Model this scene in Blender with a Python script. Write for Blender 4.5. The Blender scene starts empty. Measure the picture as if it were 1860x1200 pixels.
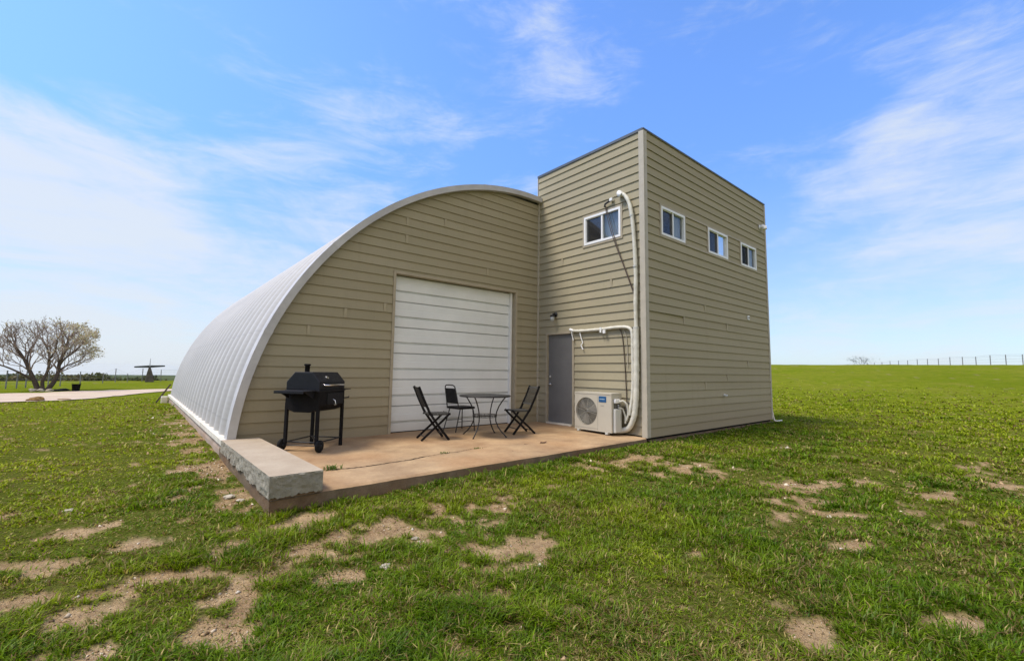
import bpy, bmesh, math, random
import numpy as np
from mathutils import Vector, Matrix

S = bpy.context.scene
COL = S.collection
R_ = math.radians

# ------------------------------------------------------------------ camera
cd = bpy.data.cameras.new("camera")
cam = bpy.data.objects.new("camera", cd)
COL.objects.link(cam)
cd.sensor_width = 36.0
cd.sensor_fit = 'HORIZONTAL'
cd.lens = 806.28 / 1860 * 36.0
cd.clip_start = 0.1
cd.clip_end = 20000
CAMROT = Matrix(((0.7634670, -0.0697423, -0.6420702),
                 (-0.6457036, -0.0614911, -0.7611082),
                 (0.0135998, 0.9956680, -0.0919793)))
cam.matrix_world = Matrix.Translation((-7.504, -7.900, 1.190)) @ CAMROT.to_4x4()
S.camera = cam

# ------------------------------------------------------------------ daylight
SUN_VEC = Vector((-0.52, 0.24, 1.0)).normalized()      # towards the sun
SUN_EL = math.asin(SUN_VEC.z)
SUN_AZ = math.atan2(SUN_VEC.x, SUN_VEC.y)
world = bpy.data.worlds.new("World")
S.world = world
world.use_nodes = True
wn = world.node_tree
for n in list(wn.nodes):
    wn.nodes.remove(n)
SKY_STRENGTH = 0.15
def build_sky():
    N, L = wn.nodes.new, wn.links.new
    out = N('ShaderNodeOutputWorld'); bg = N('ShaderNodeBackground')
    bg.inputs[1].default_value = SKY_STRENGTH
    L(bg.outputs[0], out.inputs[0])
    sky = N('ShaderNodeTexSky'); sky.sky_type = 'NISHITA'; sky.sun_disc = False
    sky.sun_elevation = SUN_EL; sky.sun_rotation = SUN_AZ % (2 * math.pi)
    sky.altitude = 100; sky.air_density = 1.0; sky.dust_density = 0.6; sky.ozone_density = 2.2
    tc = N('ShaderNodeTexCoord')
    sep = N('ShaderNodeSeparateXYZ'); L(tc.outputs['Generated'], sep.inputs[0])
    def M(op, a, b=None, c=None, clamp=False):
        m = N('ShaderNodeMath'); m.operation = op; m.use_clamp = clamp
        for i, v in enumerate((a, b, c)):
            if v is None: continue
            if isinstance(v, (int, float)): m.inputs[i].default_value = v
            else: L(v, m.inputs[i])
        return m.outputs[0]
    zz = M('ADD', M('MAXIMUM', sep.outputs[2], 0.0), 0.22)
    px = M('DIVIDE', sep.outputs[0], zz); py = M('DIVIDE', sep.outputs[1], zz)
    cmb = N('ShaderNodeCombineXYZ'); L(px, cmb.inputs[0]); L(py, cmb.inputs[1])
    def noise(scale, rot, sx, sy, detail, dist, off):
        mp = N('ShaderNodeMapping'); L(cmb.outputs[0], mp.inputs[0])
        mp.inputs['Rotation'].default_value = (0, 0, R_(rot)); mp.inputs['Scale'].default_value = (sx, sy, 1)
        mp.inputs['Location'].default_value = (off, off * .7, 0)
        nz = N('ShaderNodeTexNoise'); L(mp.outputs[0], nz.inputs['Vector'])
        nz.inputs['Scale'].default_value = scale; nz.inputs['Detail'].default_value = detail
        nz.inputs['Roughness'].default_value = .58; nz.inputs['Distortion'].default_value = dist
        return nz.outputs[0]
    big = noise(.55, 30, 1, 1, 3, .3, 3.1)
    # streaks run level: noise in compass angle and height
    az_ = N('ShaderNodeMath'); az_.operation = 'ARCTAN2'; L(sep.outputs[0], az_.inputs[0]); L(sep.outputs[1], az_.inputs[1])
    sph = N('ShaderNodeCombineXYZ'); L(az_.outputs[0], sph.inputs[0]); L(M('MULTIPLY', sep.outputs[2], 1.0), sph.inputs[1])
    def snoise(scale, sx, sy, tilt, detail, dist, off, rough=.6):
        mp = N('ShaderNodeMapping'); L(sph.outputs[0], mp.inputs[0]); mp.inputs['Rotation'].default_value = (0, 0, R_(tilt))
        mp.inputs['Scale'].default_value = (sx, sy, 1); mp.inputs['Location'].default_value = (off, off * .37, 0)
        nz = N('ShaderNodeTexNoise'); L(mp.outputs[0], nz.inputs['Vector']); nz.inputs['Scale'].default_value = scale
        nz.inputs['Detail'].default_value = detail; nz.inputs['Roughness'].default_value = rough; nz.inputs['Distortion'].default_value = dist
        return nz.outputs[0]
    wisp = snoise(2.2, 1.0, 2.6, -12, 9, .5, 4.3)
    fine = snoise(7.0, .8, 3.4, -8, 8, .6, 9.1, .66)
    def blob(v, c0, c1, amt):
        d = N('ShaderNodeVectorMath'); d.operation = 'DOT_PRODUCT'
        L(tc.outputs['Generated'], d.inputs[0]); d.inputs[1].default_value = Vector(v).normalized()
        mr = N('ShaderNodeMapRange'); mr.interpolation_type = 'SMOOTHSTEP'
        L(d.outputs['Value'], mr.inputs[0]); mr.inputs[1].default_value = math.cos(R_(c0)); mr.inputs[2].default_value = math.cos(R_(c1))
        mr.inputs[3].default_value = 0; mr.inputs[4].default_value = amt
        return mr.outputs[0]
    place = None
    for b in CLOUDS:
        o = blob(*b)
        place = o if place is None else M('MAXIMUM', place, o)
    tex = M('ADD', M('ADD', M('MULTIPLY', wisp, .66), M('MULTIPLY', fine, .40)), M('MULTIPLY', big, .14))
    dens = M('ADD', tex, M('MULTIPLY', place, .25))
    mr = N('ShaderNodeMapRange'); mr.interpolation_type = 'SMOOTHSTEP'
    L(dens, mr.inputs[0]); mr.inputs[1].default_value = .60; mr.inputs[2].default_value = .93
    cover = M('MULTIPLY', mr.outputs[0], .86)
    # thin veil that whitens the sky towards the horizon
    veil = N('ShaderNodeMapRange'); veil.interpolation_type = 'SMOOTHSTEP'
    L(sep.outputs[2], veil.inputs[0]); veil.inputs[1].default_value = .42; veil.inputs[2].default_value = 0.0
    veil.inputs[3].default_value = 0; veil.inputs[4].default_value = VEIL
    fac = M('SUBTRACT', 1.0, M('MULTIPLY', M('SUBTRACT', 1.0, cover), M('SUBTRACT', 1.0, veil.outputs[0])))
    tint = N('ShaderNodeMix'); tint.data_type = 'RGBA'; tint.blend_type = 'MULTIPLY'; tint.inputs[0].default_value = 1
    L(sky.outputs[0], tint.inputs[6])
    tm = N('ShaderNodeMix'); tm.data_type = 'RGBA'; tm.inputs[6].default_value = SKY_TINT; tm.inputs[7].default_value = SKY_LOW
    lowf = N('ShaderNodeMapRange'); lowf.interpolation_type = 'SMOOTHSTEP'; L(sep.outputs[2], lowf.inputs[0])
    lowf.inputs[1].default_value = .60; lowf.inputs[2].default_value = 0.0
    L(lowf.outputs[0], tm.inputs[0]); L(tm.outputs[2], tint.inputs[7])
    mx = N('ShaderNodeMix'); mx.data_type = 'RGBA'; L(fac, mx.inputs[0])
    L(tint.outputs[2], mx.inputs[6]); mx.inputs[7].default_value = CLOUD_COL
    # unseen bright cloud, added behind the camera to light the shaded front
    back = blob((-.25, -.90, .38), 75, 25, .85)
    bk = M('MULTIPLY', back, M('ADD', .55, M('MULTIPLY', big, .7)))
    m2 = N('ShaderNodeMix'); m2.data_type = 'RGBA'; L(bk, m2.inputs[0]); L(mx.outputs[2], m2.inputs[6]); m2.inputs[7].default_value = BACK_FILL_COL
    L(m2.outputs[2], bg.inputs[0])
SKY_TINT = (.56, .735, 1.0, 1)
SKY_LOW = (.37, .45, .58, 1)
CLOUD_COL = (2.35, 2.52, 2.72, 1)
BACK_FILL_COL = (3.6, 3.15, 2.5, 1)
VEIL = .36
# direction, outer angle, inner angle, amount
CLOUDS = [((-.12, .97, .12), 22, 7, 1.0), ((.12, .99, .08), 14, 3, .9), ((.40, .72, .55), 10, 2, .06), ((.36, .82, .46), 12, 2, .40),
          ((.22, .92, .32), 12, 2, .55), ((.93, .03, .31), 12, 3, .85), ((.975, .14, .17), 15, 3, .62), ((.97, -.05, .20), 14, 3, .62), ((-.03, 1, .03), 14, 4, .7)]
build_sky()

sd = bpy.data.lights.new("sun", 'SUN')
sd.energy = 1.9
sd.angle = R_(18)
sd.color = (1.0, 0.90, 0.76)
sun = bpy.data.objects.new("sun", sd)
COL.objects.link(sun)
sun.rotation_euler = SUN_VEC.to_track_quat('Z', 'Y').to_euler()

S.render.engine = 'CYCLES'
S.view_settings.view_transform = 'Standard'
S.view_settings.look = 'None'
S.view_settings.exposure = 1.15
S.view_settings.gamma = 1.0
S.cycles.max_bounces = 6
S.cycles.diffuse_bounces = 3
S.cycles.transparent_max_bounces = 8
S.cycles.use_denoising = True

# ------------------------------------------------------------------ object helpers
def tag(o, label=None, cat=None, group=None, kind=None):
    if label: o['label'] = label
    if cat: o['category'] = cat
    if group: o['group'] = group
    if kind: o['kind'] = kind
    return o
def empty(name, loc=(0, 0, 0), rz=0.0, label=None, cat=None, group=None):
    o = bpy.data.objects.new(name, None); COL.objects.link(o)
    o.location = loc; o.rotation_euler = (0, 0, rz); o.empty_display_size = .2
    return tag(o, label, cat, group)
def copy_tree(o, parent=None):
    c = o.copy(); COL.objects.link(c); c.parent = parent
    for ch in o.children: copy_tree(ch, c)
    return c

class MB:
    """collects shapes, then links them as ONE mesh object"""
    def __init__(s): s.v = []; s.f = []; s.m = []; s.uv = {}; s.mi = 0; s.smooth = []
    def add(s, vs, fs, smooth=False):
        b = len(s.v); s.v += [tuple(v) for v in vs]
        for f in fs:
            s.f.append(tuple(b + i for i in f)); s.m.append(s.mi); s.smooth.append(smooth)
        return s
    def box(s, a, b, T=None):
        (x0, y0, z0), (x1, y1, z1) = a, b
        x0, x1 = min(x0, x1), max(x0, x1); y0, y1 = min(y0, y1), max(y0, y1); z0, z1 = min(z0, z1), max(z0, z1)
        vs = [(x0, y0, z0), (x1, y0, z0), (x1, y1, z0), (x0, y1, z0), (x0, y0, z1), (x1, y0, z1), (x1, y1, z1), (x0, y1, z1)]
        if T: vs = [T(*v) for v in vs]
        return s.add(vs, [(0, 3, 2, 1), (4, 5, 6, 7), (0, 1, 5, 4), (1, 2, 6, 5), (2, 3, 7, 6), (3, 0, 4, 7)])
    def prism(s, prof, a, b, axis='x'):
        """profile of (p, q) extruded from a to b along an axis"""
        def P(p, q, t):
            return {'x': (t, p, q), 'y': (p, t, q), 'z': (p, q, t)}[axis]
        n = len(prof)
        vs = [P(p, q, a) for p, q in prof] + [P(p, q, b) for p, q in prof]
        fs = [tuple(range(n))[::-1], tuple(range(n, 2 * n))] + [(i, (i + 1) % n, n + (i + 1) % n, n + i) for i in range(n)]
        return s.add(vs, fs)
    def tube(s, pts, r, n=8, cap=True, flat=1.0):
        pts = [Vector(p) for p in pts]; k = len(pts)
        rr = r if isinstance(r, (list, tuple)) else [r] * k
        ring = []; prev = None
        for i, p in enumerate(pts):
            t = (pts[min(i + 1, k - 1)] - pts[max(i - 1, 0)])
            t = t.normalized() if t.length > 1e-9 else Vector((0, 0, 1))
            if prev is None:
                a = Vector((0, 0, 1)) if abs(t.z) < .9 else Vector((1, 0, 0))
                u = t.cross(a).normalized()
            else:
                u = prev - t * prev.dot(t)
                u = u.normalized() if u.length > 1e-6 else t.orthogonal().normalized()
            prev = u; w = t.cross(u)
            ring.append([p + u * (math.cos(2 * math.pi * j / n) * rr[i]) + w * (math.sin(2 * math.pi * j / n) * rr[i] * flat) for j in range(n)])
        vs = [v for rg in ring for v in rg]
        fs = [(i * n + j, i * n + (j + 1) % n, (i + 1) * n + (j + 1) % n, (i + 1) * n + j) for i in range(k - 1) for j in range(n)]
        s.add(vs, fs, True)
        if cap:
            s.add(ring[0], [tuple(range(n))[::-1]]); s.add(ring[-1], [tuple(range(n))])
        return s
    def lathe(s, prof, c=(0, 0, 0), axis='z', n=24, smooth=True):
        """prof = (radius, height) turned about an axis through c"""
        k = len(prof); vs = []
        for r, h in prof:
            for j in range(n):
                a = 2 * math.pi * j / n; p, q = r * math.cos(a), r * math.sin(a)
                d = {'z': (p, q, h), 'x': (h, p, q), 'y': (q, h, p)}[axis]
                vs.append((c[0] + d[0], c[1] + d[1], c[2] + d[2]))
        fs = [(i * n + j, i * n + (j + 1) % n, (i + 1) * n + (j + 1) % n, (i + 1) * n + j) for i in range(k - 1) for j in range(n)]
        s.add(vs, fs, smooth)
        if prof[0][0] > 1e-6: s.add(vs[:n], [tuple(range(n))[::-1]])
        if prof[-1][0] > 1e-6: s.add(vs[-n:], [tuple(range(n))])
        return s
    def build(s, name, mats, parent=None, bevel=0, label=None):
        me = bpy.data.meshes.new(name); me.from_pydata(s.v, [], s.f); me.update()
        for m in (mats if isinstance(mats, (list, tuple)) else [mats]): me.materials.append(m)
        me.polygons.foreach_set('material_index', s.m)
        me.polygons.foreach_set('use_smooth', s.smooth)
        bm = bmesh.new(); bm.from_mesh(me)
        bmesh.ops.recalc_face_normals(bm, faces=bm.faces); bm.to_mesh(me); bm.free()
        o = bpy.data.objects.new(name, me); COL.objects.link(o)
        if parent: o.parent = parent
        if bevel:
            md = o.modifiers.new('bevel', 'BEVEL'); md.width = bevel; md.segments = 2; md.limit_method = 'ANGLE'; md.angle_limit = R_(40)
        if label: o['label'] = label
        return o

def np_mesh(name, V, loops, starts, mats, attrs=None, parent=None, smooth=False, mat_idx=None):
    me = bpy.data.meshes.new(name)
    me.vertices.add(len(V)); me.vertices.foreach_set('co', np.ascontiguousarray(V, dtype=np.float32).ravel())
    me.loops.add(len(loops)); me.loops.foreach_set('vertex_index', np.ascontiguousarray(loops, dtype=np.int32))
    me.polygons.add(len(starts)); me.polygons.foreach_set('loop_start', np.ascontiguousarray(starts, dtype=np.int32))
    if smooth: me.polygons.foreach_set('use_smooth', np.ones(len(starts), dtype=bool))
    for m in (mats if isinstance(mats, (list, tuple)) else [mats]): me.materials.append(m)
    if mat_idx is not None: me.polygons.foreach_set('material_index', np.ascontiguousarray(mat_idx, dtype=np.int32))
    for k, (typ, arr) in (attrs or {}).items():
        a = me.attributes.new(k, typ, 'POINT')
        a.data.foreach_set('color' if 'COLOR' in typ else ('vector' if typ == 'FLOAT_VECTOR' else 'value'), np.ascontiguousarray(arr, dtype=np.float32).ravel())
    me.update(calc_edges=True)
    o = bpy.data.objects.new(name, me); COL.objects.link(o)
    if parent: o.parent = parent
    return o

# ------------------------------------------------------------------ materials
class Mat:
    def __init__(s, name):
        s.m = bpy.data.materials.new(name); s.m.use_nodes = True; s.t = s.m.node_tree
        s.b = s.t.nodes['Principled BSDF']; s.out = s.t.nodes['Material Output']
    def N(s, t, **kw):
        n = s.t.nodes.new(t)
        for k, v in kw.items(): setattr(n, k, v)
        return n
    def L(s, a, b): s.t.links.new(a, b)
    def pos(s):
        return s.N('ShaderNodeNewGeometry').outputs['Position']
    def noise(s, scale, detail=4, rough=.55, vec=None, stretch=None, dist=0):
        if vec is None: vec = s.N('ShaderNodeTexCoord').outputs['Object']
        if stretch:
            mp = s.N('ShaderNodeMapping'); s.L(vec, mp.inputs[0]); mp.inputs['Scale'].default_value = stretch; vec = mp.outputs[0]
        n = s.N('ShaderNodeTexNoise'); s.L(vec, n.inputs['Vector']); n.inputs['Scale'].default_value = scale
        n.inputs['Detail'].default_value = detail; n.inputs['Roughness'].default_value = rough; n.inputs['Distortion'].default_value = dist
        return n.outputs['Fac']
    def ramp(s, fac, stops):
        r = s.N('ShaderNodeValToRGB'); s.L(fac, r.inputs[0]); e = r.color_ramp.elements
        while len(e) > 1: e.remove(e[-1])
        e[0].position, e[0].color = stops[0][0], (*stops[0][1], 1)
        for p, c in stops[1:]:
            x = e.new(p); x.color = (*c, 1)
        return r.outputs[0]
    def mix(s, fac, a, b, blend='MIX'):
        m = s.N('ShaderNodeMix', data_type='RGBA', blend_type=blend)
        for sock, v in ((m.inputs[0], fac), (m.inputs[6], a), (m.inputs[7], b)):
            if isinstance(v, (int, float)): sock.default_value = v
            elif isinstance(v, tuple): sock.default_value = (*v, 1) if len(v) == 3 else v
            else: s.L(v, sock)
        return m.outputs[2]
    def mapr(s, v, a, b, c=0, d=1):
        m = s.N('ShaderNodeMapRange'); s.L(v, m.inputs[0])
        for i, q in enumerate((a, b, c, d)): m.inputs[i + 1].default_value = q
        return m.outputs[0]
    def bump(s, h, strength=.3, dist=.02):
        b = s.N('ShaderNodeBump'); s.L(h, b.inputs['Height']); b.inputs['Strength'].default_value = strength
        b.inputs['Distance'].default_value = dist; s.L(b.outputs[0], s.b.inputs['Normal'])
    def set(s, col=None, rough=None, metal=None, spec=None):
        for k, v in (('Base Color', col), ('Roughness', rough), ('Metallic', metal), ('Specular IOR Level', spec)):
            if v is None: continue
            if isinstance(v, (int, float)): s.b.inputs[k].default_value = v
            elif isinstance(v, tuple): s.b.inputs[k].default_value = (*v, 1)
            else: s.L(v, s.b.inputs[k])
        return s

def paint(name, col, rough=.5, metal=0.0, var=.12, scale=9, spec=.5, bump=.0):
    """painted or plain surface with a little dirt and unevenness"""
    m = Mat(name); n = m.noise(scale, 6, .6)
    dk = tuple(c * (1 - var) for c in col); lt = tuple(min(1, c * (1 + var * .7)) for c in col)
    m.set(m.ramp(n, [(.3, dk), (.7, lt)]), m.mapr(m.noise(scale * 2.7, 4), .3, .7, max(0, rough - .08), min(1, rough + .1)), metal, spec)
    if bump: m.bump(m.noise(scale * 12, 4), bump, .003)
    return m.m

def siding_mat():
    m = Mat('painted_siding')
    P = m.N('ShaderNodeNewGeometry').outputs['Position']
    sep = m.N('ShaderNodeSeparateXYZ'); m.L(P, sep.inputs[0])
    # every board has its own slight shade
    d = m.N('ShaderNodeMath', operation='DIVIDE'); m.L(sep.outputs[2], d.inputs[0]); d.inputs[1].default_value = .1748
    f = m.N('ShaderNodeMath', operation='FLOOR'); m.L(d.outputs[0], f.inputs[0])
    c = m.N('ShaderNodeCombineXYZ'); m.L(f.outputs[0], c.inputs[2])
    dx = m.N('ShaderNodeMath', operation='MULTIPLY'); m.L(sep.outputs[0], dx.inputs[0]); dx.inputs[1].default_value = .07
    m.L(dx.outputs[0], c.inputs[0])
    wn_ = m.N('ShaderNodeTexNoise'); m.L(c.outputs[0], wn_.inputs['Vector']); wn_.inputs['Scale'].default_value = 2.7; wn_.inputs['Detail'].default_value = 1
    base = m.ramp(wn_.outputs['Fac'], [(.25, (.312, .274, .184)), (.75, (.370, .328, .228))])
    blot = m.noise(1.3, 5, .6, P)
    base = m.mix(m.mapr(blot, .35, .7, 0, .28), base, (.285, .270, .170))
    grain = m.noise(10, 5, .65, P, (1, 1, 9))
    base = m.mix(m.mapr(grain, .3, .75, 0, .22), base, (.24, .20, .125))
    drip = m.noise(3.2, 5, .65, P, (3, 3, .22))
    base = m.mix(m.mapr(drip, .55, .8, 0, .25), base, (.21, .185, .12))
    # splash dirt by the ground
    z = m.mapr(sep.outputs[2], .0, .60, .5, 0)
    base = m.mix(z, base, (.24, .19, .12))
    m.set(base, .78, 0, .15)
    m.bump(grain, .25, .004)
    return m.m

def door_mat():
    m = Mat('white_door_steel'); P = m.pos(); sp = m.N('ShaderNodeSeparateXYZ'); m.L(P, sp.inputs[0])
    c = m.ramp(m.noise(1.4, 5, .6, P), [(.3, (.66, .685, .685)), (.7, (.75, .775, .775))])
    c = m.mix(m.mapr(m.noise(2.6, 5, .65, P, (3, 3, .3)), .5, .75, 0, .10), c, (.56, .56, .53))
    c = m.mix(m.mapr(sp.outputs[2], .0, .35, .45, 0), c, (.50, .44, .36))
    m.set(c, .5, 0, .35); m.bump(m.noise(2.2, 3, .5, P), .15, .02); return m.m

def roof_mat():
    m = Mat('galvalume_roof')
    uvn = m.N('ShaderNodeAttribute', attribute_name='arc'); sp = m.N('ShaderNodeSeparateXYZ'); m.L(uvn.outputs['Vector'], sp.inputs[0])
    # crimps across each panel and lap seams (arc length in x, run in y)
    def wave(sock, pitch, lo, hi):
        a = m.N('ShaderNodeMath', operation='MULTIPLY'); m.L(sock, a.inputs[0]); a.inputs[1].default_value = 2 * math.pi / pitch
        b = m.N('ShaderNodeMath', operation='SINE'); m.L(a.outputs[0], b.inputs[0])
        return m.mapr(b.outputs[0], lo, hi)
    crimp = wave(sp.outputs[0], .09, -1, 1)
    seam = wave(sp.outputs[0], 1.5, .998, 1.0)
    lap = wave(sp.outputs[1], .61, .985, 1.0)
    n = m.noise(.8, 6, .65, uvn.outputs['Vector'], (1, .25, 1)); n2 = m.noise(7, 5, .6, uvn.outputs['Vector'])
    c = m.ramp(n, [(.3, (.41, .395, .365)), (.7, (.53, .51, .475))])
    c = m.mix(m.mapr(n2, .4, .7, 0, .25), c, (.46, .46, .47))
    streak = m.noise(5, 4, .6, uvn.outputs['Vector'], (.12, 2.2, 1))
    c = m.mix(m.mapr(streak, .5, .75, 0, .30), c, (.42, .41, .41))
    c = m.mix(m.mapr(seam, 0, 1, 0, .45), c, (.30, .30, .31))
    c = m.mix(m.mapr(lap, 0, 1, 0, .35), c, (.30, .30, .31))
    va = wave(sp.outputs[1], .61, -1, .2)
    c = m.mix(m.mapr(va, 0, 1, .75, 0), c, (.30, .29, .27))  # rib shading painted into the colour, darker in the valleys
    m.set(c, .6, .1, .3)
    ad = m.N('ShaderNodeMath', operation='ADD'); m.L(crimp, ad.inputs[0]); m.L(seam, ad.inputs[1])
    m.bump(ad.outputs[0], .17, .005)
    return m.m

def concrete_mat(name, c0, c1, stain=(.30, .17, .09), amt=.5, bump=.4, scale=2.2):
    m = Mat(name); P = m.pos()
    n = m.noise(scale, 8, .62, P); n2 = m.noise(scale * .33, 3, .5, P); n3 = m.noise(scale * 14, 5, .7, P)
    c = m.ramp(n, [(.3, c0), (.7, c1)])
    c = m.mix(m.mapr(n2, .42, .68, 0, amt), c, stain)
    c = m.mix(m.mapr(n3, .35, .8, 0, .35), c, tuple(q * .6 for q in c0))
    v = m.N('ShaderNodeTexVoronoi'); m.L(P, v.inputs['Vector']); v.inputs['Scale'].default_value = 26
    c = m.mix(m.mapr(v.outputs['Distance'], .06, .12, .35, 0), c, tuple(q * .45 for q in c0))
    m.set(c, .88, 0, .2); m.bump(n3, bump, .01)
    return m.m

M = {}
M['siding'] = siding_mat()
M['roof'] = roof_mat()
M['trim_metal'] = paint('galvanised_trim', (.47, .46, .45), .6, .1, .15, 3)
M['trim_beige'] = paint('beige_trim', (.42, .38, .30), .6, 0, .1, 6)
M['trim_tan'] = paint('tan_trim', (.36, .31, .22), .65, 0, .12, 6)
M['joint'] = paint('joint_cover', (.345, .300, .200), .7, 0, .1, 6)
M['white_paint'] = paint('white_paint', (.72, .73, .72), .45, 0, .06, 5)
M['door_white'] = door_mat()
M['vinyl'] = paint('white_vinyl', (.78, .78, .76), .4, 0, .04, 8)
M['cap'] = paint('dark_cap_flashing', (.09, .10, .11), .5, .3, .15, 5)
M['base_white'] = paint('base_channel', (.72, .66, .55), .6, .1, .2, 4)
M['door_grey'] = paint('grey_door', (.135, .132, .128), .5, 0, .1, 3)
M['steel'] = paint('brushed_steel', (.55, .55, .55), .3, .9, .08, 20)
M['black_enamel'] = paint('black_enamel', (.010, .010, .012), .45, 0, .3, 8, .28)
M['black_matte'] = paint('black_matte', (.010, .009, .009), .7, 0, .3, 8, .12)
M['black_metal'] = paint('black_tube', (.018, .017, .016), .45, .2, .3, 12)
M['rubber'] = paint('rubber', (.012, .012, .012), .85, 0, .3, 12, .2)
M['chrome'] = paint('chrome', (.75, .75, .76), .18, 1.0, .05, 12)
M['vinyl_pad'] = paint('black_vinyl_pad', (.010, .010, .011), .55, 0, .3, 12, .2)
M['wood_seat'] = paint('dark_sling', (.06, .058, .052), .8, 0, .3, 18, .2)
M['rusty'] = paint('rusty_steel', (.12, .05, .025), .8, .1, .4, 18, .2)
M['ac_body'] = paint('ac_casing', (.46, .43, .35), .5, 0, .06, 3)
M['ac_cover'] = paint('ac_valve_cover', (.48, .48, .44), .5, 0, .06, 3)
M['ac_dark'] = paint('ac_inner', (.09, .085, .07), .7, 0, .3, 6)
M['ac_grille'] = paint('ac_grille', (.34, .33, .28), .55, 0, .1, 6)
M['badge_blue'] = paint('blue_badge', (.015, .09, .23), .4, 0, .1, 12)
M['badge_text'] = paint('badge_lettering', (.45, .55, .62), .5, 0, .05, 12)
M['pipe_wrap'] = paint('pipe_wrap', (.60, .58, .49), .6, 0, .16, 10, bump=.3)
M['cable'] = paint('black_cable', (.02, .018, .016), .6, 0, .2, 10)
M['bronze'] = paint('brown_cable', (.07, .045, .03), .6, 0, .2, 10)
M['curtain'] = paint('curtain_cloth', (.50, .52, .52), .9, 0, .12, 6, .1)
M['room'] = paint('room_dark', (.02, .02, .022), .9, 0, .2, 3, .1)
M['lamp_glass'] = paint('lamp_glass', (.45, .48, .48), .15, 0, .1, 9)
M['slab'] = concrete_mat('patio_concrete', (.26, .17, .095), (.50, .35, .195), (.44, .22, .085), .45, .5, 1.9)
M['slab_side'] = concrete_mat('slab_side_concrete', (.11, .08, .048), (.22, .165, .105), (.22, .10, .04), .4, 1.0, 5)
M['ledge_top'] = concrete_mat('ledge_concrete', (.38, .30, .21), (.47, .39, .28), (.42, .33, .24), .3, .3, 2.5)
M['ledge_side'] = concrete_mat('broken_concrete', (.25, .23, .175), (.36, .335, .265), (.25, .21, .15), .35, 1.0, 11)
M['foundation'] = concrete_mat('foundation_concrete', (.34, .26, .20), (.48, .39, .31), (.32, .20, .13), .5, .7, 5)
M['stone'] = concrete_mat('limestone', (.40, .34, .25), (.62, .56, .44), (.35, .25, .16), .3, .8, 12)
M['gravel'] = concrete_mat('drive_gravel', (.46, .345, .24), (.62, .485, .36), (.55, .47, .30), .5, .5, .9)
M['twig'] = paint('twig_bark', (.27, .215, .18), .9, 0, .3, 14, .1)
M['bark'] = paint('bark', (.095, .075, .058), .9, 0, .35, 14, .1, .6)
M['post_steel'] = paint('fence_post_steel', (.22, .22, .22), .7, .1, .3, 5)
M['wire'] = paint('fence_wire', (.20, .20, .20), .5, .5, .2, 5)
M['sculpt'] = paint('weathered_steel', (.045, .055, .055), .8, .1, .3, 2)
M['sculpt_stone'] = paint('stacked_stone', (.10, .085, .065), .9, 0, .5, 3)
M['leaf_dead'] = paint('dead_leaf', (.09, .04, .02), .8, 0, .3, 30)

def glass_mat():
    m = Mat('window_glass')
    gl = m.N('ShaderNodeBsdfGlossy'); gl.inputs['Roughness'].default_value = .03; gl.inputs['Color'].default_value = (.9, .93, .95, 1)
    tr = m.N('ShaderNodeBsdfTransparent'); tr.inputs['Color'].default_value = (.80, .84, .86, 1)
    fr = m.N('ShaderNodeFresnel'); fr.inputs['IOR'].default_value = 1.6
    mr = m.mapr(fr.outputs[0], 0, 1, .04, .7)
    mx = m.N('ShaderNodeMixShader'); m.L(mr, mx.inputs[0]); m.L(tr.outputs[0], mx.inputs[1]); m.L(gl.outputs[0], mx.inputs[2])
    m.L(mx.outputs[0], m.out.inputs['Surface']); return m.m
M['glass'] = glass_mat()
def screen_mat():
    m = Mat('insect_screen')
    df = m.N('ShaderNodeBsdfDiffuse'); df.inputs['Color'].default_value = (.03, .03, .032, 1)
    tr = m.N('ShaderNodeBsdfTransparent')
    mx = m.N('ShaderNodeMixShader'); mx.inputs[0].default_value = .68
    m.L(tr.outputs[0], mx.inputs[1]); m.L(df.outputs[0], mx.inputs[2]); m.L(mx.outputs[0], m.out.inputs['Surface']); return m.m
M['screen'] = screen_mat()
def leafy(name, attr='tint', transl=.35, rough=.75):
    m = Mat(name); a = m.N('ShaderNodeAttribute', attribute_name=attr)
    df = m.N('ShaderNodeBsdfDiffuse'); tl = m.N('ShaderNodeBsdfTranslucent')
    m.L(a.outputs['Color'], df.inputs[0])
    c2 = m.mix(1.0, a.outputs['Color'], (1.25, 1.35, .7), 'MULTIPLY'); m.L(c2, tl.inputs[0])
    mx = m.N('ShaderNodeMixShader'); mx.inputs[0].default_value = transl
    m.L(df.outputs[0], mx.inputs[1]); m.L(tl.outputs[0], mx.inputs[2])
    gl = m.N('ShaderNodeBsdfGlossy'); gl.inputs['Roughness'].default_value = .45
    m2 = m.N('ShaderNodeMixShader'); m2.inputs[0].default_value = .012; m.L(mx.outputs[0], m2.inputs[1]); m.L(gl.outputs[0], m2.inputs[2])
    m.L(m2.outputs[0], m.out.inputs['Surface']); return m.m
M['grass'] = leafy('grass_blades')
M['foliage'] = leafy('foliage')

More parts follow.
